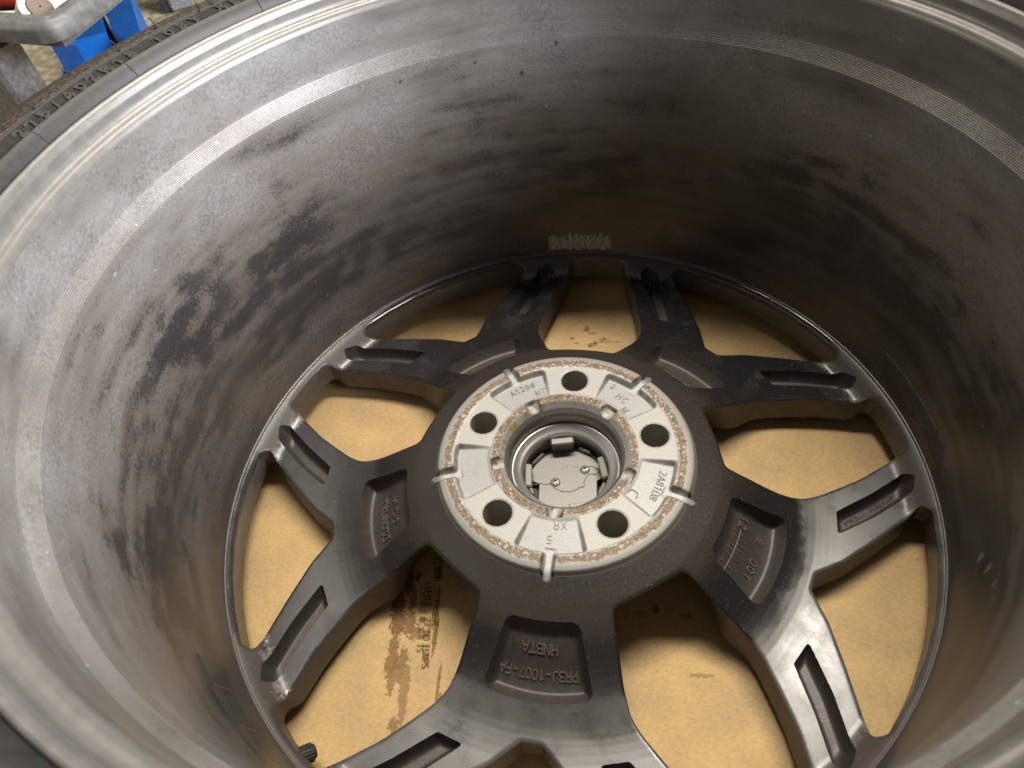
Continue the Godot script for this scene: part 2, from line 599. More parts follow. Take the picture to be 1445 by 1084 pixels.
func spokes() -> void:
	var rows := 198
	var cols := 251
	var r0 := 78.5
	var r1 := 217.9
	var f := PackedFloat32Array()
	var hh := PackedFloat32Array()
	var rec := PackedFloat32Array()
	f.resize(rows * cols)
	hh.resize(rows * cols)
	rec.resize(rows * cols)
	var mid := (cols - 1) / 2
	for j in mid + 1:
		var a := -PI / 5 + STEP * j / (cols - 1)
		for i in rows:
			var r := lerpf(r0, r1, float(i) / (rows - 1))
			var v := spoke_field(r, a)
			for jj in [j, cols - 1 - j]:
				f[jj * rows + i] = v[0]
				hh[jj * rows + i] = v[1]
				rec[jj * rows + i] = v[2]
	# vertices: grid points first, then points where a cell is cut by a window's or a recess's outline
	var vx := PackedFloat32Array()   # r
	var va := PackedFloat32Array()   # a
	var vh := PackedFloat32Array()   # h
	for j in cols:
		for i in rows:
			vx.append(lerpf(r0, r1, float(i) / (rows - 1)))
			va.append(-PI / 5 + STEP * j / (cols - 1))
			vh.append(hh[j * rows + i])
	var cut := {}
	var cut2 := {}
	var tri_main := PackedInt32Array()
	var tri_rec := PackedInt32Array()
	var edges := PackedInt32Array()
	for j in cols - 1:
		for i in rows - 1:
			var c := [j * rows + i, (j + 1) * rows + i, (j + 1) * rows + i + 1, j * rows + i + 1]
			var out := []
			var cuts := []
			for k in 4:
				var p: int = c[k]
				var q: int = c[(k + 1) % 4]
				if f[p] > 0.0:
					out.append(p)
				if (f[p] > 0.0) != (f[q] > 0.0):
					var key := Vector2i(mini(p, q), maxi(p, q))
					if not cut.has(key):
						var t := f[p] / (f[p] - f[q])
						vx.append(lerpf(vx[p], vx[q], t))
						va.append(lerpf(va[p], va[q], t))
						vh.append(spoke_edge_h(lerpf(vx[p], vx[q], t), hh[p] if f[p] > 0 else hh[q]))
						rec.append(-5.0)
						cut[key] = vx.size() - 1
					out.append(cut[key])
					cuts.append([cut[key], f[p] > 0.0])
			if out.size() < 3:
				continue
			if cuts.size() == 2:
				if cuts[0][1]:
					edges.append_array([cuts[0][0], cuts[1][0]])
				else:
					edges.append_array([cuts[1][0], cuts[0][0]])
			var ins := []
			var outs := []
			for k in out.size():
				var p: int = out[k]
				var q: int = out[(k + 1) % out.size()]
				if rec[p] > 0.0:
					ins.append(p)
				else:
					outs.append(p)
				if (rec[p] > 0.0) != (rec[q] > 0.0):
					var key := Vector2i(mini(p, q), maxi(p, q))
					if not cut2.has(key):
						var t := rec[p] / (rec[p] - rec[q])
						vx.append(lerpf(vx[p], vx[q], t))
						va.append(lerpf(va[p], va[q], t))
						vh.append(prof(lerpf(vx[p], vx[q], t)))
						rec.append(0.0)
						cut2[key] = vx.size() - 1
					ins.append(cut2[key])
					outs.append(cut2[key])
			for k in range(1, ins.size() - 1):
				tri_rec.append_array([ins[0], ins[k], ins[k + 1]])
			for k in range(1, outs.size() - 1):
				tri_main.append_array([outs[0], outs[k], outs[k + 1]])
	var split := [PackedInt32Array(), PackedInt32Array(), PackedInt32Array()]
	for t in range(0, tri_rec.size(), 3):
		var k := tri_rec[t]
		split[0 if vx[k] < 150.0 else (1 if va[k] < 0.0 else 2)].append_array([k, tri_rec[t + 1], tri_rec[t + 2]])
	var tex := plate_textures()
	var pm := StandardMaterial3D.new()
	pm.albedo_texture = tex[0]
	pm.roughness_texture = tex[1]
	pm.roughness_texture_channel = BaseMaterial3D.TEXTURE_CHANNEL_RED
	pm.roughness = 1.0
	pm.metallic = 0.0
	pm.metallic_specular = 0.62
	var recm := mat(Color(0.074, 0.065, 0.059), 0.45, 0.1)
	recm.uv1_triplanar = true
	recm.uv1_world_triplanar = true
	recm.uv1_scale = Vector3.ONE * 14.0
	recm.albedo_texture = soft_noise(0.03, 4, 31, Color(0.72, 0.72, 0.74), Color(1.0, 0.98, 0.95))
	var wallm := mat(Color(0.125, 0.113, 0.098), 0.5, 0.1)
	wallm.uv1_triplanar = true
	wallm.uv1_world_triplanar = true
	wallm.uv1_scale = Vector3.ONE * 10.0
	wallm.albedo_texture = soft_noise(0.02, 4, 37, Color(0.75, 0.74, 0.72), Color(1, 0.98, 0.94))
	var relief := mat(Color(0.135, 0.11, 0.095), 0.5, 0.15)
	for s in 5:
		var ax := PH + STEP * (s + 0.5)
		var spoke := Node3D.new()
		spoke.name = numbered("spoke", wheel)
		wheel.add_child(spoke, true)
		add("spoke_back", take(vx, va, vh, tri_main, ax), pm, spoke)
		for part in 3:                 # the wide recess at the root and one along each arm
			add("recess", take(vx, va, vh, split[part], ax), recm, spoke)
		add("window_wall", walls(vx, va, vh, edges, ax), wallm, spoke)
		spoke_lettering(s, ax, spoke, relief)

func spoke_edge_h(r: float, _h: float) -> float:
	return prof(r) - 0.8

func take(vx: PackedFloat32Array, va: PackedFloat32Array, vh: PackedFloat32Array, tris: PackedInt32Array, ax: float) -> ArrayMesh:
	var verts := PackedVector3Array()
	var uvs := PackedVector2Array()
	var map := PackedInt32Array()
	map.resize(vx.size())
	map.fill(-1)
	var idx := PackedInt32Array()
	idx.resize(tris.size())
	for t in tris.size():
		var k := tris[t]
		if map[k] < 0:
			map[k] = verts.size()
			verts.append(P(vx[k], ax + va[k], vh[k]))
			uvs.append(Vector2((ax + va[k]) / TAU, (vx[k] - 70.0) / 150.0))
		idx[t] = map[k]
	# wind so that the back of the wheel faces up
	for t in range(0, idx.size(), 3):
		var tmp := idx[t + 1]
		idx[t + 1] = idx[t + 2]
		idx[t + 2] = tmp
	return finish(verts, uvs, idx)

func walls(vx: PackedFloat32Array, va: PackedFloat32Array, vh: PackedFloat32Array, edges: PackedInt32Array, ax: float) -> ArrayMesh:
	var verts := PackedVector3Array()
	var idx := PackedInt32Array()
	var map := {}
	for k in edges:
		if map.has(k):
			continue
		map[k] = verts.size()
		var r := vx[k]
		var a := va[k]
		# the spoke widens towards its face: push the lower edge into the window
		var eps := 0.6
		var fx: float = spoke_field(r + eps, a)[0] - spoke_field(r - eps, a)[0]
		var fa: float = (spoke_field(r, a + eps / r)[0] - spoke_field(r, a - eps / r)[0])
		var g := Vector2(fx, fa).normalized()
		var push := 2.0 * (1.0 - sm(200.0, 209.0, r)) - 24.0 * (1.0 - sm(97.0, 130.0, r)) - 5.5 * sm(207.0, 211.0, r) * (1.0 - sm(0.30, 0.36, absf(a)))
		var foot := lerpf(-58.5, -53.0, sm(200.0, 209.0, r))
		var bh := vh[k]
		for s in 4:
			var t: float = [0.0, 0.08, 0.9, 1.0][s]
			var dr := -g.x * push * t
			var da := -g.y * push * t / r
			verts.append(P(r + dr, ax + a + da, lerpf(bh, foot, t)))
	for e in range(0, edges.size(), 2):
		var p: int = map[edges[e]]
		var q: int = map[edges[e + 1]]
		for s in 3:
			idx.append_array([p + s, p + s + 1, q + s, q + s, p + s + 1, q + s + 1])
	return finish(verts, PackedVector2Array(), idx)

func soft_noise(freq: float, oct: int, sd: int, lo: Color, hi: Color, size := 512) -> NoiseTexture2D:
	var n := FastNoiseLite.new()
	noise_set(n, FastNoiseLite.TYPE_SIMPLEX_SMOOTH, freq, oct, sd)
	var t := NoiseTexture2D.new()
	t.noise = n
	t.width = size
	t.height = size
	t.seamless = true
	var g := Gradient.new()
	g.set_color(0, lo)
	g.set_color(1, hi)
	t.color_ramp = g
	return t

func plate_textures() -> Array:
	# albedo and roughness of the spoke backs: u = angle round the wheel, v = radius 70..220
	var w := 2048
	var h := 320
	var ca := PackedByteArray()
	ca.resize(w * h * 3)
	var ra := PackedByteArray()
	ra.resize(w * h)
	for y in h:
		var r := 70.0 + 150.0 * (y + 0.5) / h
		for x in w:
			var a := TAU * (x + 0.5) / w
			var px := r * cos(a)
			var py := r * sin(a)
			var big := n_big.get_noise_2d(px * 2.2, py * 2.2)
			var mid := n_mid.get_noise_2d(px, py)
			var fine := n_fine.get_noise_2d(px * 1.5, py * 1.5)
			var which := int(floor(fposmod(a - PH, TAU) / STEP)) % 5
			# brown dust lies on the slope round the hub and against the rim; the flats were wiped to a black gloss
			var slope := 1.0 - sm(96.0, 122.0, r + big * 14.0)
			var off := absf(fposmod(a - PH, STEP) - STEP * 0.5)
			var toe := sm(199.0, 207.0, r + mid * 5.0) * (1.0 - 0.9 * sm(212.5, 214.5, r) * (1.0 - sm(0.27, 0.31, off)))
			var dust := clampf(slope * 0.95 + toe * 0.9 + fine * 0.1, 0.0, 1.0)
			if which == 0 or which == 4:      # smeared patches left on the far spokes
				dust = maxf(dust, sm(0.12, 0.40, n_big.get_noise_2d(px * 2.3 + 300.0, py * 2.3)) * 0.42)
			# a grey film is left on the outer half of the near spokes, with a ragged inner edge
			var film_edge: float = [175.0, 128.0, 135.0, 143.0, 190.0][which]
			var film: float = [0.2, 0.38, 1.0, 1.0, 0.2][which] * sm(-4.0, 4.0, r - film_edge + mid * 5.0)
			film *= 0.85 + 0.3 * mid
			var c := Color(0.016, 0.0155, 0.016).lerp(Color(0.085, 0.085, 0.08), clampf(film, 0, 1))
			c = c.lerp(Color(0.029, 0.0225, 0.0175).lerp(Color(0.054, 0.043, 0.036), toe), dust)
			var soot := sm(-0.1, 0.4, n_big.get_noise_2d(px * 1.6 + 500.0, py * 1.6)) * sm(125.0, 95.0, r)
			c = c.lerp(Color(0.022, 0.020, 0.020), soot * 0.75)
			var rough := 0.10 + 0.26 * clampf(film, 0, 1) + mid * 0.05 + fine * 0.04
			rough = lerpf(rough, 0.46 + fine * 0.08, dust)
			# highlights painted in where the spokes meet the rim, along with some rubbed paint
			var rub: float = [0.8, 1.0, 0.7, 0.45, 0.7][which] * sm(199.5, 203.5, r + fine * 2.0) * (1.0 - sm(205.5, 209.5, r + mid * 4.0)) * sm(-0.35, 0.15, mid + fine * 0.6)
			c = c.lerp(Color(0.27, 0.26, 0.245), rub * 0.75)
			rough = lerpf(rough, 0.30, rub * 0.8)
			if fine > 0.60:
				c = c.lerp(Color(0.3, 0.28, 0.25), 0.3)
			c = c.linear_to_srgb()
			var i := y * w + x
			ca[i * 3] = int(clampf(c.r, 0, 1) * 255)
			ca[i * 3 + 1] = int(clampf(c.g, 0, 1) * 255)
			ca[i * 3 + 2] = int(clampf(c.b, 0, 1) * 255)
			ra[i] = int(clampf(rough, 0.12, 1.0) * 255)
	return [ImageTexture.create_from_image(Image.create_from_data(w, h, false, Image.FORMAT_RGB8, ca)), ImageTexture.create_from_image(Image.create_from_data(w, h, false, Image.FORMAT_L8, ra))]

func spoke_lettering(s: int, ax: float, spoke: Node3D, m: Material) -> void:
	var on := func(r: float, a: float) -> float: return spoke_field(r, a - ax)[1] + 0.2
	match s:
		0:
			add("cast_lettering", text_arc("12CM39-4", 114.0, ax, 4.6, 4.2, on, 0.9), m, spoke)
		1:
			add("cast_lettering", text_arc("Dicastal", 119.0, ax + 0.01, 6.4, 3.7, on, 1.3, 0.95), m, spoke)
			add("cast_lettering", text_arc("CHINA", 110.5, ax + 0.0, 4.8, 3.7, on, 1.2), m, spoke)
		2:
			add("cast_lettering", text_arc("PR3J-1007-FA", 120.0, ax - 0.01, 5.6, 3.65, on, 1.5, 0.92), m, spoke)
			add("cast_lettering", text_arc("HNBTA", 109.0, ax - 0.01, 5.6, 4.0, on, 1.5), m, spoke)
		3:
			add("cast_lettering", text_arc("E  DOT", 120.5, ax - 0.01, 5.2, 5.0, on, 1.0), m, spoke)
			# date clock: a row of ticks crossed by a line, with the year at its head
			var st := new_st()
			for k in 9:
				for row in 2:
					var a := ax + 0.055 - k * 0.029
					var r := 106.5 + row * 5.0
					var p := P(r, a, on.call(r, a))
					var rad := (P(r + 1, a, on.call(r + 1, a)) - P(r - 1, a, on.call(r - 1, a))).normalized()
					var tn := Vector3(sin(a), 0, cos(a))
					box_into(st, Vector3(0.6, 4.0, 0.6) * 0.001, Transform3D(Basis(tn, rad, tn.cross(rad)), p), 0.0002)
			for k in 9:
				var a := ax + 0.06 - k * 0.030
				var r := 109.0
				var p := P(r, a, on.call(r, a))
				var rad := (P(r + 1, a, on.call(r + 1, a)) - P(r - 1, a, on.call(r - 1, a))).normalized()
				var tn := Vector3(sin(a), 0, cos(a))
				box_into(st, Vector3(3.4, 0.6, 0.7) * 0.001, Transform3D(Basis(tn, rad, tn.cross(rad)), p), 0.0002)
			add("date_marks", st.commit(), m, spoke)
			add("cast_lettering", text_arc("12", 109.0, ax + 0.125, 6.0, 5.0, on, 1.0), m, spoke)
			# along the two arms
			arm_text("PR3J-1007-B", ax, 1.0, 186.0, 4.6, 3.6, spoke, m, true)
			arm_text("IW", ax, -1.0, 187.0, 5.4, 5.4, spoke, m, false)
		4:
			var st := new_st()
			for k in 8:
				for row in 3:
					var a := ax + 0.09 - k * 0.026
					var r := 107.0 + row * 3.2
					var p := P(r, a, on.call(r, a))
					var rad := (P(r + 1, a, on.call(r + 1, a)) - P(r - 1, a, on.call(r - 1, a))).normalized()
					var tn := Vector3(sin(a), 0, cos(a))
					box_into(st, Vector3(1.6, 0.5, 0.5) * 0.001, Transform3D(Basis(tn, rad, tn.cross(rad)), p), 0.0002)
			add("date_marks", st.commit(), m, spoke)

func arm_text(text: String, ax: float, side: float, r: float, mm: float, pitch: float, spoke: Node3D, m: Material, along: bool) -> void:
	# on the floor of a narrow recess, running along the arm
	var a_in := deg_to_rad(15.2) * side
	var a_out := deg_to_rad(24.6) * side
	var p0 := P(164.0, ax + a_in, prof(164.0) - 8.9)
	var p1 := P(209.0, ax + a_out, prof(200.0) - 8.9)
	var t := (r - 164.0) / 45.0
	var dir := (p1 - p0).normalized()
	var side_dir := Vector3.UP.cross(dir).normalized()
	if along:
		add("cast_lettering", text_line(text, p0.lerp(p1, t), -dir if side < 0 else dir, Vector3.UP.cross(-dir if side < 0 else dir), mm, pitch, 0.8), m, spoke)
	else:
		add("cast_lettering", text_line(text, p0.lerp(p1, t), dir, Vector3.UP.cross(dir), mm, pitch, 0.9), m, spoke)

# ---------------------------------------------------------------- hub face
func hub_field(r: float, a: float, al: float) -> Array:
	# a: angle from a bolt hole (-36..36 degrees); al: angle from the nearest spoke axis. Returns [keep, height, zone]
	var x := r * sin(al)                      # across the fan recess
	var keep := 10.0
	var hole := Vector2(r * cos(a) - 56.0, r * sin(a)).length() - 8.6
	keep = minf(keep, hole)
	var chan := 3.4 - absf(x)
	if cos(al) < 0.0:
		chan = -5.0
	var r_out := 78.6
	if chan > -1.0 and r > 77.0:
		keep = minf(keep, maxf(78.6 - r, 3.7 - Vector2(x, maxf(0.0, r * cos(al) - 79.8)).length()))
	else:
		keep = minf(keep, r_out - r)
	keep = minf(keep, r - 36.6)
	var h := 0.0
	var zone := 0                              # 0 machined, 1 corroded ring, 2 cast recess, 3 outer ring
	if r < 39.2:
		h = -1.75 * (39.2 - r)
		zone = 4
	elif r < 43.7:
		h = 0.0
		zone = 1
	elif r < 68.3:
		h = -0.35 * sm(44.0, 44.6, r) * (1.0 - sm(67.2, 67.8, r))
	elif r < 72.6:
		zone = 1
	else:
		zone = 3
		h = -1.3 * pow(clampf((r - 72.6) / 4.6, 0, 1), 1.6) - 3.6 * sm(76.6, 78.6, r)
	# fan recess between the bolt holes
	var lim := deg_to_rad(18.1)
	var side := (lim - absf(al)) * r
	var d := minf(side, minf(r - 44.6, 67.2 - r))
	var c := 2.5
	if side < c and 67.2 - r < c and side > 0 and r < 67.2:
		d = c - Vector2(c - side, c - (67.2 - r)).length()
	var floor_h := lerpf(-0.9, -4.3, clampf((r - 44.0) / 22.0, 0, 1))
	if d > 0.0:
		h = lerpf(h, floor_h, sm(0.0, 2.2, d))
		if d > 0.7:
			zone = 2
	# channel that leads outward, its floor running on as a lip over the slope
	if r > 63.0 and chan > -0.4:
		var t := sm(-0.4, 1.5, chan)
		var f2 := -4.4 - maxf(0.0, r - 74.0) * 0.08
		if r > 77.0:
			h = lerpf(-7.4, f2, sm(0.0, 1.9, 3.7 - Vector2(x, maxf(0.0, r * cos(al) - 79.8)).length()))
		else:
			h = lerpf(h, f2, t)
		if t > 0.4 or r > 77.0:
			zone = 2
	# notch that leads to the bore
	if r < 45.5 and cos(al) > 0.0 and absf(x) < 4.6:
		var q := 1.0 - pow(x / 4.6, 2.0)
		h = minf(h, -3.6 * sqrt(q) * (1.0 - sm(43.8, 45.5, r)) - 0.2)
		zone = 5
	if absf(hole) < 1.2:
		h -= 0.7 * pow(1.0 - clampf(hole, 0.0, 1.2) / 1.2, 2.0)
	return [keep, h, zone]

func hub_color(zone: int, r: float, x: float, y: float, deep: float) -> Color:
	var fine := n_fine.get_noise_2d(x * 4.0, y * 4.0)
	var mid := n_mid.get_noise_2d(x * 3.0, y * 3.0)
	var c := Color(0.60, 0.565, 0.47)
	# the crust has no clean border
	var rw := r + mid * 1.6 + fine * 0.9
	if zone == 0 or zone == 1 or zone == 3:
		if (rw > 68.2 and rw < 72.6) or (r > 39.2 and rw < 43.8):
			zone = 1
		elif zone == 1:
			zone = 3 if r > 71.0 else 0
	match zone:
		0:
			c = Color(0.57, 0.56, 0.515) * (1.0 + fine * 0.12)
			c = c.lerp(Color(0.60, 0.50, 0.28), clampf(mid * 1.0 - 0.12, 0, 0.6))
		1, 4:
			# corrosion: brown-grey crust with pale crusted rings and orange at the margins
			var cell := n_cell.get_noise_2d(x * 1.25, y * 1.25) + fine * 0.12          # -1 at a pit's middle
			var m2 := n_mid.get_noise_2d(x * 5.0 + 70, y * 5.0)
			c = Color(0.20, 0.155, 0.095).lerp(Color(0.36, 0.30, 0.21), clampf(0.4 + fine * 1.4, 0, 1))
			c = c.lerp(Color(0.15, 0.09, 0.045), clampf(m2 * 1.9 + 0.05, 0, 0.75))
			if mid + m2 * 0.8 > 0.10:
				c = c.lerp(Color(0.80, 0.76, 0.68), sm(-0.62, -0.76, cell) * 0.8)
				c = c.lerp(Color(0.38, 0.33, 0.27), sm(-0.86, -0.92, cell) * 0.85)
			var e1: float = minf(absf(rw - 72.6), minf(absf(rw - 68.2), minf(absf(rw - 43.8), absf(r - 39.3))))
			var rust := (1.0 - sm(0.2, 1.2, e1 + fine * 0.7)) * clampf(0.75 + mid * 1.8, 0, 1)
			c = c.lerp(Color(0.34, 0.165, 0.04), rust * 0.75)
			if zone == 4:
				c = Color(0.62, 0.61, 0.58).lerp(Color(0.5, 0.36, 0.10), clampf(mid * 1.6 - 0.2 + (0.5 if x < -12.0 and y > -5.0 else 0.0), 0, 0.75))
		2:
			c = Color(0.60, 0.595, 0.565) * (1.0 + fine * 0.09)
			if fine > 0.42:
				c *= 0.72
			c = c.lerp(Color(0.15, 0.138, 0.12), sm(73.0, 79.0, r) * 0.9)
		3:
			c = Color(0.46, 0.447, 0.405) * (1.0 + fine * 0.22)
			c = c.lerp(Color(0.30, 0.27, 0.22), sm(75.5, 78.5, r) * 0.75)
			c = c.lerp(Color(0.42, 0.29, 0.08), clampf(mid * 1.3 - 0.2, 0, 0.5) * (1.0 - sm(72.6, 75.0, r)))
		5:
			c = Color(0.56, 0.53, 0.46).lerp(Color(0.12, 0.09, 0.06), clampf(0.1 + mid * 1.4, 0, 0.85))
	# darker on the steep walls
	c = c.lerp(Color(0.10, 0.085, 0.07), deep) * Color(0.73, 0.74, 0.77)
	c.a = 1.0
	return c

func hub() -> void:
	var cols := 700
	var per := 140
	var rows := 98
	var r0 := 36.6
	var r1 := 85.1
	var ff := PackedFloat32Array()
	var zz := PackedInt32Array()
	var hh := PackedFloat32Array()
	for j in per:
		var a := -PI / 5 + STEP * j / per
		var al := a - signf(a) * PI / 5 if a != 0.0 else PI / 5
		for i in rows:
			var r := lerpf(r0, r1, float(i) / (rows - 1))
			var v := hub_field(r, a, al)
			ff.append(v[0] + 0.001)
			hh.append(v[1])
			zz.append(v[2])
	var verts := PackedVector3Array()
	var colr := PackedColorArray()
	var f := PackedFloat32Array()
	for j in cols:
		var a := PH - PI / 5 + TAU * j / cols
		for i in rows:
			var k := (j % per) * rows + i
			var r := lerpf(r0, r1, float(i) / (rows - 1))
			var x := r * cos(a)
			var y := r * sin(a)
			var h := hh[k]
			var z := zz[k]
			if z == 1:
				var cell := n_cell.get_noise_2d(x * 1.25, y * 1.25) + n_fine.get_noise_2d(x * 4.0, y * 4.0) * 0.12
				h += n_fine.get_noise_2d(x * 4, y * 4) * 0.22 + 0.3 * sm(-0.66, -0.74, cell) - 0.4 * sm(-0.86, -0.92, cell)
			elif z == 2 or z == 3:
				h += n_fine.get_noise_2d(x * 5, y * 5) * 0.05
			# how steep it is here: the colour darkens along the walls of the recesses
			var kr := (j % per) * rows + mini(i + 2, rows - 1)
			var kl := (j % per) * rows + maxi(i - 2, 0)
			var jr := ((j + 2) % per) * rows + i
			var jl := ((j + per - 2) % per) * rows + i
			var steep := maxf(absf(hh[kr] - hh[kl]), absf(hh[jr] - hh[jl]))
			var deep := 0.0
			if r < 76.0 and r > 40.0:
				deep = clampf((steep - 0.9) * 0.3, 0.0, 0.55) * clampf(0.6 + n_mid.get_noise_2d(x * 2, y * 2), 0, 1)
			verts.append(P(r, a, h))
			colr.append(hub_color(z, r, x, y, deep))
			f.append(ff[k])
	var idx := PackedInt32Array()
	var cut := {}
	var edges := PackedInt32Array()
	for j in cols:
		var j2 := (j + 1) % cols
		for i in rows - 1:
			var c := [j * rows + i, j2 * rows + i, j2 * rows + i + 1, j * rows + i + 1]
			var out := []
			var cuts := []
			for k in 4:
				var p: int = c[k]
				var q: int = c[(k + 1) % 4]
				if f[p] > 0.0:
					out.append(p)
				if (f[p] > 0.0) != (f[q] > 0.0):
					var key := Vector2i(mini(p, q), maxi(p, q))
					if not cut.has(key):
						var t := f[p] / (f[p] - f[q])
						var vv := verts[p].lerp(verts[q], t)
						vv.y = (verts[p] if f[p] > 0.0 else verts[q]).y
						verts.append(vv)
						colr.append(colr[p] if f[p] > 0.0 else colr[q])
						cut[key] = verts.size() - 1
					out.append(cut[key])
					cuts.append(cut[key])
					if f[p] <= 0.0:
						cuts.reverse()
			for k in range(1, out.size() - 1):
				idx.append_array([out[0], out[k + 1], out[k]])
			if cuts.size() == 2:
				edges.append_array(cuts)
	var m := StandardMaterial3D.new()
	m.vertex_color_use_as_albedo = true
	m.roughness = 0.5
	m.metallic = 0.25
	m.uv1_triplanar = true
	m.uv1_scale = Vector3.ONE * 60.0
	var rn := soft_noise(0.05, 3, 51, Color(0.75, 0.75, 0.75), Color(1.1, 1.1, 1.1))
	m.roughness_texture = rn
	m.roughness = 0.62
	var face := Node3D.new()
	face.name = "hub"
	wheel.add_child(face)
	add("mounting_face", finish(verts, PackedVector2Array(), idx, colr), m, face)
	# walls of the bolt holes and of the lips
	var wv := PackedVector3Array()
	var wi := PackedInt32Array()
	var map := {}
	for k in edges:
		if map.has(k):
			continue
		map[k] = wv.size()
		var p := verts[k]
		var rr := Vector2(p.x, p.z).length() * 1000.0
		var drop := 0.045 if rr < 66.0 and rr > 46.0 else 0.006
		wv.append(p)
		wv.append(p - Vector3(0, drop * 0.25, 0))
		wv.append(p - Vector3(0, drop, 0))
	var wl := PackedInt32Array()
	for e in range(0, edges.size(), 2):
		var p: int = map[edges[e]]
		var q: int = map[edges[e + 1]]
		var far := Vector2(wv[p].x, wv[p].z).length() > 0.070
		for s in 2:
			if far:
				wl.append_array([p + s, p + s + 1, q + s, q + s, p + s + 1, q + s + 1])
			else:
				wi.append_array([p + s, p + s + 1, q + s, q + s, p + s + 1, q + s + 1])
	add("bolt_hole_wall", finish(wv, PackedVector2Array(), wi), mat(Color(0.40, 0.37, 0.33), 0.5, 0.2), face)
	add("lip_wall", finish(wv, PackedVector2Array(), wl), mat(Color(0.075, 0.067, 0.058), 0.55, 0.1), face)
	# stamped figures in the recesses
	var ink := mat(Color(0.22, 0.21, 0.19), 0.6, 0.2)
	var faint := mat(Color(0.30, 0.285, 0.255), 0.6, 0.2)
	var on := func(r: float, _a: float) -> float: return lerpf(-0.9, -4.3, clampf((r - 44.0) / 22.0, 0, 1)) + 0.22
	var ax := PH + STEP * 0.5
	add("stamped_figures", text_arc("A1298", 58.2, ax - 0.02, 4.4, 3.6, on, 0.25), ink, face)
	add("stamped_figures", text_arc("MT", 50.2, ax - 0.20, 4.6, 4.0, on, 0.3), faint, face)
	ax = PH + STEP * 4.5
	add("stamped_figures", text_arc("2", 60.5, ax + 0.20, 4.2, 4.0, on, 0.3), faint, face)
	add("stamped_figures", text_arc("HC", 55.0, ax + 0.02, 5.0, 4.6, on, 0.3), faint, face)
	add("stamped_figures", text_arc("M", 48.5, ax - 0.13, 5.4, 4.0, on, 0.3), faint, face)
	ax = PH + STEP * 3.5
	add("stamped_figures", text_arc("2A81D8", 59.5, ax + 0.03, 4.4, 3.5, on, 0.25), ink, face)
	add("stamped_figures", text_arc("C", 49.0, ax - 0.19, 6.0, 4.0, on, 0.3), ink, face)
	ax = PH + STEP * 2.5
	add("stamped_figures", text_arc("XR", 49.0, ax + 0.08, 4.8, 4.2, on, 0.3), faint, face)
	add("stamped_figures", text_arc("5", 57.5, ax - 0.02, 4.6, 4.0, on, 0.3), faint, face)

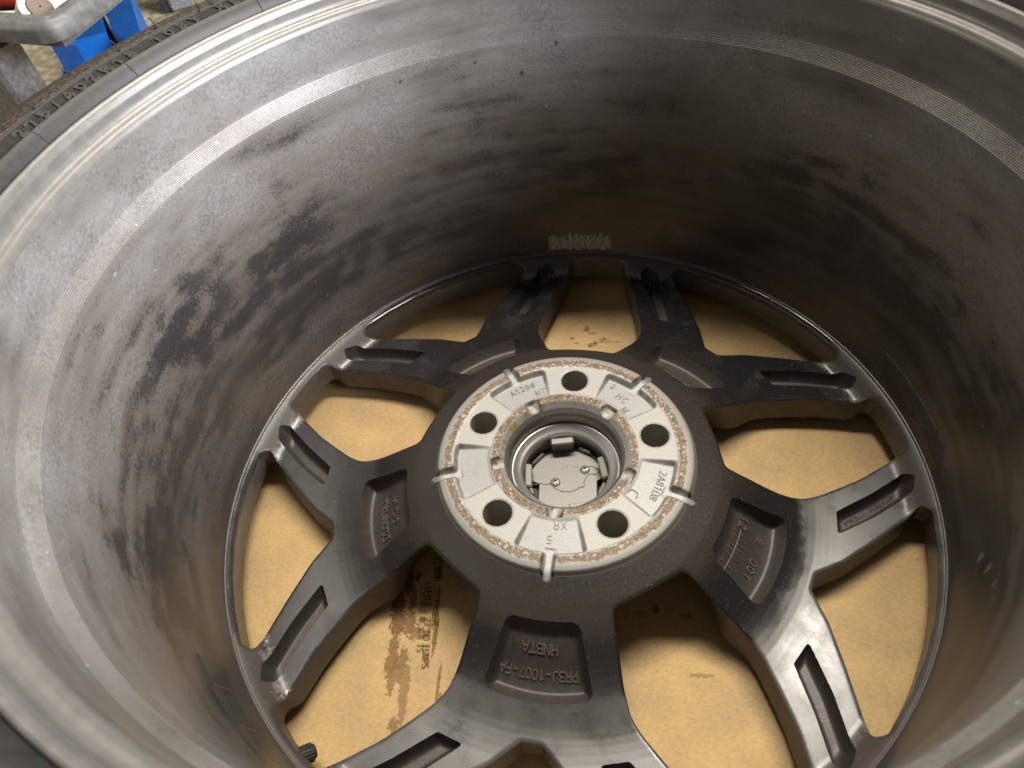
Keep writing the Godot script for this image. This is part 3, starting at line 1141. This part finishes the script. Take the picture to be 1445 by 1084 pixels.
func bore_and_cap() -> void:
	var face: Node3D = wheel.get_node("hub")
	var bore := mat(Color(0.30, 0.285, 0.265), 0.36, 0.7)
	add("bore", lathe([[36.7, -4.5], [36.2, -5.6], [34.9, -6.4], [34.6, -8.5], [34.9, -9.2], [35.6, -9.8], [35.6, -12.2], [34.2, -12.8], [34.0, -14.2], [34.3, -20], [34, -52]], 160), bore, face)
	# snap-in cap that closes the bore from the outside
	var cap := Node3D.new()
	cap.name = "centre_cap"
	wheel.add_child(cap)
	add("cap_ring", lathe([[34.2, -17.5], [33.6, -16.4], [32.8, -16.2], [31.8, -16.9], [30.4, -18.2], [28.6, -19.0], [27.4, -19.6], [26.8, -20.6], [26.7, -24], [27.6, -27], [28.5, -50]], 160), mat(Color(0.52, 0.51, 0.49), 0.34, 0.8), cap)
	add("cap_well", lathe([[28.3, -28], [27.9, -34], [27.9, -38], [10, -38.4], [0.1, -38.4]], 96), mat(Color(0.055, 0.052, 0.048), 0.5), cap)
	var pm := mat(Color(0.235, 0.228, 0.212), 0.42, 0.4)
	pm.uv1_triplanar = true
	pm.uv1_scale = Vector3.ONE * 40
	pm.albedo_texture = soft_noise(0.06, 4, 61, Color(0.82, 0.82, 0.8), Color(1, 1, 1))
	var plate := PackedVector2Array()
	for k in 64:
		var a := TAU * k / 64
		var r := 24.0
		var p := Vector2(r * cos(a), r * sin(a))
		p.y = maxf(p.y, -22.5)
		if a > PI * 1.02 and a < PI * 1.4:
			p.x = maxf(p.x, -17.5)
		if a > PI * 1.75 or a < 0.06:
			p.x = minf(p.x, 19.5)
		plate.append(p)
	add("cap_plate", prism(plate, -38.0, -33.0, 0.5), pm, cap)
	add("cap_plate_rim", lathe([[25.6, -38], [25.6, -33.8], [25.2, -33.2], [24.6, -33.8], [24.6, -38]], 96), pm, cap)
	var clip := mat(Color(0.22, 0.21, 0.19), 0.5, 0.35)
	for c in [[97.0, 15.0, 11.5, 5.0], [183.0, 17.0, 9.0, 5.0], [206.0, 8.0, 7.0, 2.6], [12.0, 16.0, 9.0, 5.0], [62.0, 9.0, 3.5, 2.0], [141.0, 11.0, 3.0, 1.8], [268.0, 7.0, 7.0, 2.6], [300.0, 12.0, 6.5, 2.5], [-22.0, 10.0, 6.0, 2.5]]:
		var a := deg_to_rad(c[0])
		var p := P(24.4, a, -33.0 + c[2] * 0.5)
		var rad := Vector3(cos(a), 0, -sin(a))
		var b := Basis(Vector3(-sin(a), 0, -cos(a)), Vector3.UP, rad)
		b = b.rotated(b.x, -0.22 if c[3] > 4.0 else -0.12)
		add("clip", one_box(Vector3(c[1], c[2], c[3]) * 0.001, p, 0.0009, b), clip, cap)
	# raised seam that wanders across the plate, and two cross-head screws
	var pts := [[-22, -3.5], [-19, -3], [-16, -2.2], [-14, -3], [-10.5, -2.6], [-8.5, -4.5], [-6.5, -6.4], [-3.5, -7.6], [-1.2, -8.6], [0.2, -7.6], [1.4, -8.8], [3.6, -8.0], [6.2, -6.6], [7.6, -6.2], [7.8, -5.0], [9.6, -5.0], [11.6, -4], [11, -1], [12, 1.8], [14, 4.6], [16, 5.2], [17.6, 4.6], [19.5, 4.6], [20.5, 7], [18.5, 9.5], [15.5, 11], [10.5, 9.6]]
	var path := []
	var rad := []
	for q in pts:
		path.append(W(q[0], q[1], -32.9))
		rad.append(0.0003)
	add("seam", tube(path, rad, 8), mat(Color(0.17, 0.162, 0.148), 0.5, 0.3), cap)
	var scm := mat(Color(0.60, 0.585, 0.55), 0.3, 0.75)
	for q in [[-7.0, -1.5], [11.5, 8.0]]:
		add("screw", lathe_at([[0.05, 1.9], [1.6, 1.8], [2.6, 1.4], [3.2, 0.6], [3.3, 0.0]], 24, W(q[0], q[1], -33.0)), scm, cap)
		var st := new_st()
		for k in 2:
			box_into(st, Vector3(3.4, 0.5, 0.9) * 0.001, Transform3D(Basis(Vector3.UP, 0.5 + k * PI / 2), W(q[0], q[1], -31.2)), 0.0001)
		add("cross_slot", st.commit(), mat(Color(0.03, 0.03, 0.03), 0.7), cap)
	var faint := mat(Color(0.3, 0.285, 0.25), 0.6)
	add("stamped_figures", text_line("77 72", W(2.5, 9.0, -32.95), Vector3(1, 0, -0.15), Vector3(-0.15, 0, -1), 3.0, 2.5, 0.3), faint, cap)
	# slot with a rounded tongue near the bottom
	add("tongue", one_box(Vector3(15, 1.2, 5) * 0.001, W(9.5, -19.0, -32.6), 0.0005, Basis(Vector3.UP, 0.12)), pm, cap)

func lathe_at(profile: Array, segs: int, at: Vector3) -> ArrayMesh:
	var verts := PackedVector3Array()
	var idx := PackedInt32Array()
	var rows := profile.size()
	for j in segs + 1:
		var a := TAU * j / segs
		for i in rows:
			verts.append(at + Vector3(profile[i][0] * cos(a), profile[i][1], -profile[i][0] * sin(a)) * 0.001)
	for j in segs:
		for i in rows - 1:
			var k := j * rows + i
			idx.append_array([k, k + 1, k + rows, k + 1, k + rows + 1, k + rows])
	return finish(verts, PackedVector2Array(), idx)

# ---------------------------------------------------------------- barrel and rim
func barrel() -> void:
	var tex := barrel_textures()
	var m := StandardMaterial3D.new()
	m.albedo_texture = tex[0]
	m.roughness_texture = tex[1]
	m.roughness_texture_channel = BaseMaterial3D.TEXTURE_CHANNEL_RED
	m.roughness = 1.0
	m.metallic = 0.2
	# drop centre with its turning marks, ledge, upper seat: one surface, v follows height -31..181
	var pr := [[217.9, -31.2], [217.5, -30.7], [217.6, -30.1], [218.2, -29.6]]
	var h := -28.0
	while h < 20.0:
		pr.append([lerpf(218.6, 221.2, (h + 28.0) / 112.0), h])
		h += 3.0
	var k := 0
	while h < 143.7:
		var amp := (0.014 * sm(20.0, 40.0, h) + 0.036 * sm(60.0, 104.0, h)) * sin(k * PI * 0.5)
		pr.append([(lerpf(221.2, 223.2, (h - 84.0) / 60.0) if h > 84.0 else lerpf(218.6, 221.2, (h + 28.0) / 112.0)) + amp, h])
		h += 0.32
		k += 1
	for i in 40:
		var t := i / 39.0
		var amp := 0.19 * sin(i * PI * 0.5)
		pr.append([lerpf(223.3, 227.3, t) - amp * 0.47, lerpf(144.0, 152.8, t) + amp * 0.88])
	pr.append_array([[227.5, 153.4], [227.8, 155.0], [228.0, 160.0], [228.4, 168.0], [228.8, 176.0], [229.0, 180.4]])
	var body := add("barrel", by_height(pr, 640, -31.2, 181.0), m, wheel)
	body.set_meta("label", "deep dusty inner barrel with soot patches and turning marks")
	add("worn_edge", lathe([[217.7, -31.0], [217.25, -30.75], [217.2, -30.3], [217.5, -29.9], [218.0, -29.75]], 420), mat(Color(0.13, 0.122, 0.115), 0.34, 0.4), wheel)
	var lip := mat(Color(0.185, 0.182, 0.176), 0.40, 0.3)
	lip.uv1_triplanar = true
	lip.uv1_world_triplanar = true
	lip.uv1_scale = Vector3.ONE * 9.0
	lip.albedo_texture = soft_noise(0.02, 5, 71, Color(0.82, 0.82, 0.8), Color(1, 0.99, 0.97))
	lip.roughness_texture = soft_noise(0.04, 4, 73, Color(0.7, 0.7, 0.7), Color(1.25, 1.25, 1.25))
	add("rim_flange", lathe([[229.0, 180.4], [229.2, 181.6], [229.8, 183.0], [230.8, 184.2], [232.0, 184.7], [233.0, 184.9], [234.2, 185.5], [235.0, 186.6], [235.4, 188.6], [235.6, 191.3], [235.7, 192.4], [236.0, 192.5], [236.3, 193.8], [237.0, 195.3], [238.2, 196.2], [239.4, 196.3], [240.3, 195.6], [240.6, 194.0], [239.8, 188.0], [236.0, 178.0], [230.5, 168.0], [229.5, 150.0], [224.5, 140.0], [221.5, 80.0], [220.4, -28.0], [224.0, -40.0], [238.0, -52.0], [240.0, -64.0], [236.0, -65.8], [231.0, -64.0], [226.0, -57.0], [216.4, -55.0], [216.2, -33.0], [217.95, -31.2]], 420), lip, wheel)

func by_height(profile: Array, segs: int, lo: float, hi: float) -> ArrayMesh:
	var verts := PackedVector3Array()
	var uvs := PackedVector2Array()
	var idx := PackedInt32Array()
	var rows := profile.size()
	for j in segs + 1:
		var a := TAU * j / segs
		var c := cos(a) * 0.001
		var s := -sin(a) * 0.001
		for i in rows:
			verts.append(Vector3(profile[i][0] * c, (profile[i][1] + FLOOR) * 0.001, profile[i][0] * s))
			uvs.append(Vector2(float(j) / segs, (profile[i][1] - lo) / (hi - lo)))
	for j in segs:
		for i in rows - 1:
			var k := j * rows + i
			idx.append_array([k, k + rows, k + 1, k + 1, k + rows, k + rows + 1])
	return finish(verts, uvs, idx)

func barrel_textures() -> Array:
	# u = angle, v = height -31..181 mm
	var w := 2048
	var h := 400
	var ca := PackedByteArray()
	ca.resize(w * h * 3)
	var ra := PackedByteArray()
	ra.resize(w * h)
	var streak := FastNoiseLite.new()
	noise_set(streak, FastNoiseLite.TYPE_SIMPLEX_SMOOTH, 0.02, 5, 81)
	# heavier soot: [degrees, height, reach round, reach up]; marks: [degrees, height, half length, half width, light or dark]
	var heavy := [[-172.0, 44.0, 60.0, 44.0], [172.0, 70.0, 56.0, 34.0], [-148.0, 60.0, 44.0, 40.0], [150.0, 62.0, 50.0, 30.0], [164.0, 42.0, 32.0, 24.0], [157.0, 4.0, 40.0, 16.0], [-168.0, 60.0, 26.0, 22.0], [-158.0, 22.0, 34.0, 22.0], [-177.0, 14.0, 30.0, 20.0], [42.0, 78.0, 40.0, 26.0], [18.0, 56.0, 40.0, 30.0], [2.0, 30.0, 40.0, 26.0], [88.0, 44.0, 70.0, 20.0], [66.0, 40.0, 44.0, 16.0], [120.0, 18.0, 50.0, 14.0], [138.0, 26.0, 34.0, 20.0], [-22.0, 40.0, 36.0, 24.0]]
	var soil := PackedFloat32Array()
	soil.resize(w * h)
	for q in heavy:
		var cx: float = fposmod(q[0], 360.0) / 360.0 * w
		var cy: float = (q[1] + 31.2) / 212.2 * h
		var rx: float = q[2] / 1382.0 * w
		var ry: float = q[3] / 212.2 * h
		for y in range(maxi(0, int(cy - ry * 2.2)), mini(h, int(cy + ry * 2.2))):
			for x in range(int(cx - rx * 2.2), int(cx + rx * 2.2)):
				var d := pow((x - cx) / rx, 2.0) + pow((y - cy) / ry, 2.0)
				var i := y * w + posmod(x, w)
				soil[i] = maxf(soil[i], exp(-d))
	for y in h:
		var z := -31.2 + 212.2 * (y + 0.5) / h
		for x in w:
			var a := TAU * (x + 0.5) / w
			var px := 220.0 * cos(a)
			var py := 220.0 * sin(a)
			var big := n_big.get_noise_3d(px * 0.8, py * 0.8, z * 1.3)
			var mid := n_mid.get_noise_3d(px * 0.7, py * 0.7, z * 0.9)
			var fine := n_fine.get_noise_3d(px * 1.5, py * 1.5, z * 1.5)
			var st := streak.get_noise_3d(px * 0.45, py * 0.45, z * 3.2)
			# brake dust: brown film, heavier low down; soot in feathered patches drawn out along the turning
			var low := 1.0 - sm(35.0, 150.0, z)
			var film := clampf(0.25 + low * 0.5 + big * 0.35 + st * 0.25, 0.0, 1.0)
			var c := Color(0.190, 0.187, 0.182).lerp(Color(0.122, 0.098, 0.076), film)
			var patch := big * 0.62 + mid * 0.60 + st * 0.55 + fine * 0.62
			var belt := sm(-10.0, 14.0, z) * (1.0 - sm(45.0, 105.0, z)) * 0.42 - 0.16 + 0.12 * sm(154.0, 160.0, z) + 0.10 * sm(0.4, 1.0, cos(a - 0.35)) * (1.0 - sm(80.0, 130.0, z))
			var soot := sm(-0.20, 0.95, patch + belt + soil[y * w + x] * 0.62 * clampf(0.62 + mid * 1.5 + st * 1.1 + fine * 0.8, 0.0, 1.25)) * (0.92 if z < 140.0 else 0.6)
			c = c.lerp(Color(0.020, 0.020, 0.0215), soot)
			var tan_ := sm(0.15, 0.6, st * 0.8 + mid * 0.4 - big * 0.5) * low * (1.0 - soot)
			c = c.lerp(Color(0.165, 0.115, 0.070), tan_ * 0.6)
			# shade painted in down the lower wall, together with a brake soot film
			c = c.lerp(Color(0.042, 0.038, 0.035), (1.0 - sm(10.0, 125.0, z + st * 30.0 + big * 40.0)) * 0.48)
			c *= 1.0 + fine * (0.36 + 0.22 * low) + mid * 0.26
			var rough := 0.40 + film * 0.06 + fine * 0.05 - soot * 0.06
			if fine > 0.66 and mid > 0.12:
				c = c.lerp(Color(0.6, 0.58, 0.54), 0.5)
			c = c.linear_to_srgb()
			var i := y * w + x
			ca[i * 3] = int(clampf(c.r, 0, 1) * 255)
			ca[i * 3 + 1] = int(clampf(c.g, 0, 1) * 255)
			ca[i * 3 + 2] = int(clampf(c.b, 0, 1) * 255)
			ra[i] = int(clampf(rough, 0.2, 1.0) * 255)
	var marks := [[45.1, 110.3, 5.0, 0.35, 1], [38.2, 117.1, 4.4, 0.35, 1], [93.3, 98.6, 0.9, 1.3, 1], [97.1, 123.4, 1.6, 2.2, 0], [90.9, 141.0, 1.4, 1.6, 0], [117.9, 135.6, 1.3, 1.3, 0], [104.8, 135.7, 1.3, 1.3, 0], [61.5, 156.4, 0.6, 0.9, 1], [59.4, 156.4, 0.6, 0.9, 1], [57.5, 156.4, 0.6, 0.9, 1], [54.5, 156.0, 5.0, 0.35, 1], [38.3, 168.6, 1.6, 0.5, 1], [-19.0, 13.0, 2.4, 5.0, 1], [-22.0, 23.0, 2.2, 6.0, 1], [-25.5, 33.0, 1.2, 4.0, 1], [170.0, 120.0, 0.6, 0.8, 1], [158.0, 96.0, 0.5, 0.6, 1], [-170.0, 110.0, 0.9, 0.7, 1], [150.0, 150.0, 1.4, 0.6, 1], [176.0, 138.0, 2.4, 0.8, 1], [128.0, 118.0, 0.6, 0.6, 1], [112.0, 100.0, 0.5, 0.5, 1]]
	for q in marks:
		var cx: float = fposmod(q[0], 360.0) / 360.0 * w
		var cy: float = (q[1] + 31.2) / 212.2 * h
		var rx: float = maxf(q[2] / 1382.0 * w, 0.8)
		var ry: float = maxf(q[3] / 212.2 * h, 0.6)
		for y in range(maxi(0, int(cy - ry - 1)), mini(h, int(cy + ry + 2))):
			for x in range(int(cx - rx - 1), int(cx + rx + 2)):
				var d := Vector2((x + 0.5 - cx) / rx, (y + 0.5 - cy) / ry).length() + n_fine.get_noise_2d(x * 1.3, y * 1.3) * 0.7
				if d < 1.0:
					var i := (y * w + posmod(x, w)) * 3
					var k := (1.0 - d) * 0.9
					for c in 3:
						ca[i + c] = int(lerpf(ca[i + c], [26, 178][q[4]], clampf(k * 1.2, 0.0, 0.62)))
	return [ImageTexture.create_from_image(Image.create_from_data(w, h, false, Image.FORMAT_RGB8, ca)), ImageTexture.create_from_image(Image.create_from_data(w, h, false, Image.FORMAT_L8, ra))]

func wall_patch(a0: float, a1: float, h0: float, h1: float, thick: float, ragged: float, rough_amp: float, sd: int, slant := 0.0, cells := 60) -> ArrayMesh:
	# a thin piece stuck on the barrel: ragged outline, crumpled face
	var n := FastNoiseLite.new()
	noise_set(n, FastNoiseLite.TYPE_SIMPLEX_SMOOTH, 0.35, 4, sd)
	var verts := PackedVector3Array()
	var idx := PackedInt32Array()
	var rows := 24
	for j in cells + 1:
		for i in rows + 1:
			var t := float(i) / rows
			var s := float(j) / cells
			var a := deg_to_rad(lerpf(a0, a1, s) + slant * (t - 0.5))
			var lo := h0 + ragged * n.get_noise_2d(s * 60.0, 5.0)
			var hi := h1 + ragged * n.get_noise_2d(s * 60.0, 95.0)
			var hgt := lerpf(lo, hi, t)
			var e := minf(minf(t, 1.0 - t) * rows / 1.2, minf(s, 1.0 - s) * cells / 1.2)
			var up := thick * sm(0.0, 1.0, e) + rough_amp * n.get_noise_2d(a * 220.0 * 0.55, hgt * 1.0) * sm(0.0, 1.0, e)
			verts.append(P(lerpf(218.5, 221.2, (hgt + 28.0) / 112.0) + 0.1 - up, a, hgt))
	for j in cells:
		for i in rows:
			var k := j * (rows + 1) + i
			idx.append_array([k, k + rows + 1, k + 1, k + 1, k + rows + 1, k + rows + 2])
	return finish(verts, PackedVector2Array(), idx)

func barrel_marks() -> void:
	var grey := mat(Color(0.88, 0.85, 0.80), 0.45)
	grey.uv1_triplanar = true
	grey.uv1_world_triplanar = true
	grey.uv1_scale = Vector3(70, 160, 70)
	grey.albedo_texture = soft_noise(0.011, 3, 97, Color(0.42, 0.40, 0.38), Color(1.0, 1.0, 1.0), 512)
	var o := add("adhesive_residue", wall_patch(81.6, 95.0, -27.0, -13.0, 1.6, 3.0, 2.6, 91, 0.0, 90), grey, wheel)
	o.set_meta("label", "pale crumpled adhesive patch")
	var dark := mat(Color(0.050, 0.046, 0.041), 0.75)
	var a := 0.6
	for wdt in [3.0, 3.4, 4.6, 3.8, 5.6]:
		var t := add("tape_residue", wall_patch(a, a + wdt - 0.25, -20.5, -4.5, 0.7, 0.4, 0.35, 92, 2.6, 24), dark, wheel)
		t.set_meta("label", "dark tape residue")
		a += wdt
	var lead := mat(Color(0.065, 0.063, 0.06), 0.45, 0.4)
	for q in [[-142.0, -136.8, 93], [-134.6, -130.2, 94]]:
		var t := add("balance_weight", wall_patch(q[0], q[1], 2.0, 34.0, 1.0, 0.2, 0.15, q[2], 2.0, 24), lead, wheel)
		t.set_meta("label", "dark grey stick-on balance weight")
	# valve: rubber stem with a ribbed plastic cap, pointing in under the rim
	var va := deg_to_rad(-130.6)
	var v := Node3D.new()
	v.name = "valve"
	wheel.add_child(v)
	var rub := mat(Color(0.028, 0.026, 0.024), 0.6)
	var p0 := P(225, va, -44)
	var p1 := P(217.5, va, -48.5)
	var p2 := P(208.5, va + 0.012, -53.0)
	add("stem", tube([p0, p1], [0.0058, 0.0044], 20), rub, v)
	add("valve_cap", tube([p1, p1.lerp(p2, 0.06), p1.lerp(p2, 0.85), p2], [0.0036, 0.0047, 0.0045, 0.0036], 24), rub, v)
	var st := new_st()
	var dir := (p2 - p1).normalized()
	for k in 18:
		var side := Vector3.UP.cross(dir).normalized().rotated(dir, TAU * k / 18)
		box_into(st, Vector3(0.0007, 0.0007, 0.0070), Transform3D(Basis(side, dir.cross(side), dir), p1.lerp(p2, 0.52) + side * 0.0047), 0.0002)
	add("rib", st.commit(), rub, v)

# ---------------------------------------------------------------- tyre
func tyre_h(r: float) -> float:
	return curve([239.5, 241, 243.2, 245.6, 246.4, 247.4, 256.5, 258, 270, 285, 300, 313, 322, 327], [189.0, 196.5, 200.6, 202.6, 202.4, 201.9, 202.6, 203.3, 201.5, 196.3, 190.0, 181.0, 168.0, 150.0], r)

func build_tyre() -> void:
	var t := thing("tyre", "worn black tyre mounted on the alloy wheel, size lettering on its sidewall", "tyre")
	var rub := mat(Color(0.030, 0.029, 0.028), 0.55)
	rub.uv1_triplanar = true
	rub.uv1_world_triplanar = true
	rub.uv1_scale = Vector3.ONE * 12.0
	rub.albedo_texture = soft_noise(0.03, 5, 101, Color(0.6, 0.6, 0.58), Color(1.0, 0.99, 0.96))
	var pr := []
	for r in [239.2, 239.8, 240.4, 241.2, 242.2, 243.2, 244.4, 245.6, 246.2, 246.6, 247.4, 250, 253, 256.3, 256.9, 257.6, 258.4]:
		pr.append([r, tyre_h(r)])
	var r := 259.0
	while r < 296.0:
		pr.append([r, tyre_h(r) + (0.35 if int((r - 259.0) / 1.0) % 4 < 2 and r < 272.0 else 0.0)])
		r += 1.0
	for q in [300.0, 304.0, 308.0, 313.0, 318.0, 322.0, 325.0, 327.0]:
		pr.append([q, tyre_h(q)])
	# tread with grooves, then the outer sidewall down to the paper
	for g in [[140, 0], [112, 1], [104, 1], [72, 1], [64, 1], [30, 1], [22, 1], [-8, 0]]:
		pr.append([328.5 if g[1] == 0 else 328.8, g[0]])
	pr.append_array([[327, -20], [322, -38], [313, -51], [298, -59], [280, -63], [262, -65.4], [248, -65.2], [241, -60], [239.6, -54]])
	var cutr := 0
	while pr[cutr][0] < 258.0:
		cutr += 1
	add("tyre_body", lathe(pr.slice(0, cutr + 1), 480), rub, t)
	var dusty := mat(Color(0.115, 0.10, 0.08), 0.6)
	dusty.uv1_triplanar = true
	dusty.uv1_world_triplanar = true
	dusty.uv1_scale = Vector3.ONE * 16.0
	dusty.albedo_texture = soft_noise(0.03, 6, 103, Color(0.2, 0.2, 0.2), Color(1.0, 0.96, 0.86))
	add("outer_sidewall", lathe(pr.slice(cutr), 480), dusty, t)
	var let := mat(Color(0.060, 0.058, 0.055), 0.3)
	var on := func(rr: float, _a: float) -> float: return tyre_h(rr) + 0.05
	add("size_lettering", text_arc("275/40ZR18 103Y XL", 250.2, deg_to_rad(153.45), 7.2, 8.58, on, 2.0, 1.0, sans), let, t)
	# moulding whiskers and the mould's joint lines
	var hair := mat(Color(0.010, 0.010, 0.010), 0.7)
	for q in [[172.5, 258.0], [165.5, 258.0], [158.0, 268.0], [152.5, 258.0], [146.5, 262.0], [141.0, 257.0], [138.8, 257.5], [168.5, 270.0], [149.0, 290.0]]:
		var a := deg_to_rad(q[0])
		var p := P(q[1], a, tyre_h(q[1]) - 0.3)
		var tip := P(q[1] + rng.randf_range(-1.0, 3.0), a + rng.randf_range(-0.012, 0.016), tyre_h(q[1]) + rng.randf_range(4.0, 6.5))
		add("whisker", tube([p, p.lerp(tip, 0.55) + Vector3(0.0003, 0.0004, 0), tip], [0.0005, 0.00042, 0.0003], 6), hair, t)
	for q in [169.5, 154.2, 134.2, 120.0]:
		var a := deg_to_rad(q)
		var path := []
		var rad := []
		for rr in [240.6, 241.6, 243.0, 244.6, 245.8]:
			path.append(P(rr, a + (rr - 243.0) * 0.0006, tyre_h(rr) + 0.05))
			rad.append(0.00035)
		add("mould_line", tube(path, rad, 6), hair, t)

# ---------------------------------------------------------------- things behind, top left
func background_things() -> void:
	# grey moulded tray on legs
	var tray := thing("tool_tray", "scuffed dark grey moulded tool tray behind the tyre, its raised lip facing the wheel", "tray")
	var grey := mat(Color(0.17, 0.17, 0.165), 0.5)
	grey.uv1_triplanar = true
	grey.uv1_world_triplanar = true
	grey.uv1_scale = Vector3.ONE * 9.0
	grey.albedo_texture = soft_noise(0.02, 5, 111, Color(0.62, 0.62, 0.62), Color(1, 1, 1))
	var hl := 184.0
	var c0 := Vector2(-326, 204)
	var u := Vector2(-0.965, 0.262)          # along the near lip, to the left
	var v := Vector2(0.16, 0.987)            # along the right lip, away
	var lip_h := 26.0
	var at := func(p: Vector2, h: float) -> Vector3: return W(p.x, p.y, h)
	var path_in := [c0 + u * 320 , c0 + u * 60, c0 + u * 26, c0 + u * 10 + v * 3, c0 + u * 3 + v * 12, c0 + v * 30, c0 + v * 720]
	add("tray_lip", lip_mesh(path_in, hl, lip_h), grey, tray)
	var fl := PackedVector2Array([c0 + u * 16 + v * 16, c0 + u * 320 + v * 16, c0 + u * 320 + v * 720, c0 + u * 16 + v * 720])
	add("tray_floor", prism(fl, hl - 22, hl - 17, 0.5), grey, tray)
	var legm := mat(Color(0.33, 0.335, 0.34), 0.45, 0.3)
	legm.uv1_triplanar = true
	legm.uv1_world_triplanar = true
	legm.uv1_scale = Vector3.ONE * 12.0
	legm.albedo_texture = soft_noise(0.03, 5, 113, Color(0.6, 0.6, 0.62), Color(1, 1, 1))
	for q in [[88.0, 12.0], [300.0, 26.0], [300.0, 690.0], [60.0, 690.0]]:
		var p: Vector2 = c0 + u * q[0] + v * q[1]
		add("leg", one_box(Vector3(34, hl - 20 + FLOOR, 30) * 0.001, W(p.x, p.y, (hl - 20 - FLOOR) * 0.5), 0.003, Basis(Vector3.UP, -0.26)), legm, tray)
	# cream pipe elbow and an off-white block lying in the tray
	var cream := mat(Color(0.66, 0.62, 0.52), 0.45)
	var elbow := thing("pipe_fitting", "cream plastic pipe fitting with a brown open end lying in the grey tray", "pipe fitting")
	var base := c0 + u * 35 + v * 30
	var e0 := W(base.x, base.y, hl - 2)
	var dir := Vector3(0.55, 0.5, 0.25).normalized()
	add("collar", ring_tube(e0, dir, 0.0135, 0.0085, 0.016), cream, elbow)
	add("bore", ring_tube(e0 + dir * 0.001, dir, 0.0086, 0.0005, 0.006), mat(Color(0.10, 0.07, 0.05), 0.6), elbow)
	add("body", tube([e0 - dir * 0.008, e0 - dir * 0.02 + Vector3(0, -0.002, -0.008), e0 + Vector3(0.012, -0.012, -0.04), e0 + Vector3(0.03, -0.012, -0.09)], [0.0115, 0.0115, 0.011, 0.011], 20), cream, elbow)
	var blk := c0 + u * 62 + v * 22
	var o := add("plastic_cover", one_box(Vector3(58, 12, 16) * 0.001, W(blk.x, blk.y, hl - 10), 0.004, Basis(Vector3.UP, -0.05)), cream)
	tag(o, "off-white plastic cover beside the pipe fitting in the grey tray", "cover")
	var red := c0 + u * 78 + v * 55
	var ro := add("red_handle", tube([W(red.x - 30, red.y + 8, hl - 8), W(red.x, red.y, hl - 6), W(red.x + 6, red.y + 2, hl - 6)], [0.008, 0.008, 0.004], 16), mat(Color(0.6, 0.03, 0.02), 0.4))
	tag(ro, "red tool handle lying deep in the grey tray", "tool handle")
	# blue steel cabinet base
	var blue := thing("blue_stand", "bright blue painted steel stand on the concrete floor beside the tray", "stand")
	var bm := mat(Color(0.012, 0.17, 0.62), 0.4)
	bm.uv1_triplanar = true
	bm.uv1_world_triplanar = true
	bm.uv1_scale = Vector3.ONE * 6.0
	bm.albedo_texture = soft_noise(0.02, 4, 121, Color(0.8, 0.82, 0.85), Color(1, 1, 1))
	var worn := mat(Color(0.52, 0.58, 0.66), 0.5)
	add("foot_plate", prism(xy([[-600, 478], [-657, 644], [-612, 660], [-539, 594], [-490, 466]]), -FLOOR, -20.0, 3.0), bm, blue)
	add("panel", prism(xy([[-587, 564], [-553, 580], [-588, 639], [-663, 753], [-733, 767], [-620, 567]]), -FLOOR, 20.0, 4.0), bm, blue)
	add("panel", prism(xy([[-544, 578], [-518, 557], [-502, 567], [-600, 741], [-654, 751], [-586, 645]]), -FLOOR, 20.0, 4.0), bm, blue)
	add("worn_edge", prism(xy([[-652, 637], [-652, 648], [-611, 665], [-603, 652]]), -FLOOR, -16.0, 1.0), worn, blue)
	# grey post standing further back
	var post := thing("steel_post", "grey square steel post with a dark slot standing behind the tyre", "post")
	var pc := Vector2(-604, 858)
	add("tube", one_box(Vector3(34, 500, 30) * 0.001, W(pc.x, pc.y, 184), 0.003, Basis(Vector3.UP, 0.5)), legm, post)
	add("slot", one_box(Vector3(9, 500, 26) * 0.001, W(pc.x - 22, pc.y - 8, 184), 0.001, Basis(Vector3.UP, 0.5)), mat(Color(0.01, 0.01, 0.01), 0.7), post)

func xy(pts: Array) -> PackedVector2Array:
	var out := PackedVector2Array()
	for p in pts:
		out.append(Vector2(p[0], p[1]))
	return out

func ring_tube(at: Vector3, dir: Vector3, r_out: float, r_in: float, length: float) -> ArrayMesh:
	var x := dir.cross(Vector3.UP).normalized()
	var y := x.cross(dir)
	var verts := PackedVector3Array()
	var idx := PackedInt32Array()
	var prof_ := [[r_out, -length], [r_out, -0.001], [r_out - 0.001, 0.0], [r_in + 0.0005, 0.0], [r_in, -0.0006], [r_in, -length]]
	for j in 33:
		var a := TAU * j / 32
		for p: Array in prof_:
			verts.append(at + (x * cos(a) + y * sin(a)) * p[0] + dir * p[1])
	for j in 32:
		for i in 5:
			var k := j * 6 + i
			idx.append_array([k, k + 1, k + 6, k + 1, k + 7, k + 6])
	return finish(verts, PackedVector2Array(), idx)

func lip_mesh(path: Array, h: float, w: float) -> ArrayMesh:
	# a rolled lip swept along a path in the plane
	var sec := [[0, -13], [0, -6], [2, -1.5], [6, 0], [w * 0.6, -0.6], [w * 0.82, -3], [w, -20]]
	var pts := PackedVector2Array(path)
	for it in 2:
		var o := PackedVector2Array([pts[0]])
		for i in pts.size() - 1:
			o.append(pts[i].lerp(pts[i + 1], 0.25))
			o.append(pts[i].lerp(pts[i + 1], 0.75))
		o.append(pts[-1])
		pts = o
	var verts := PackedVector3Array()
	var idx := PackedInt32Array()
	for i in pts.size():
		var t := (pts[mini(i + 1, pts.size() - 1)] - pts[maxi(i - 1, 0)]).normalized()
		var n := Vector2(-t.y, t.x)            # towards the inside of the tray
		for s in sec:
			var p: Vector2 = pts[i] + n * float(s[0])
			verts.append(W(p.x, p.y, h + float(s[1])))
	var m := sec.size()
	for i in pts.size() - 1:
		for s in m - 1:
			var k := i * m + s
			idx.append_array([k, k + m, k + 1, k + 1, k + m, k + m + 1])
	return finish(verts, PackedVector2Array(), idx)
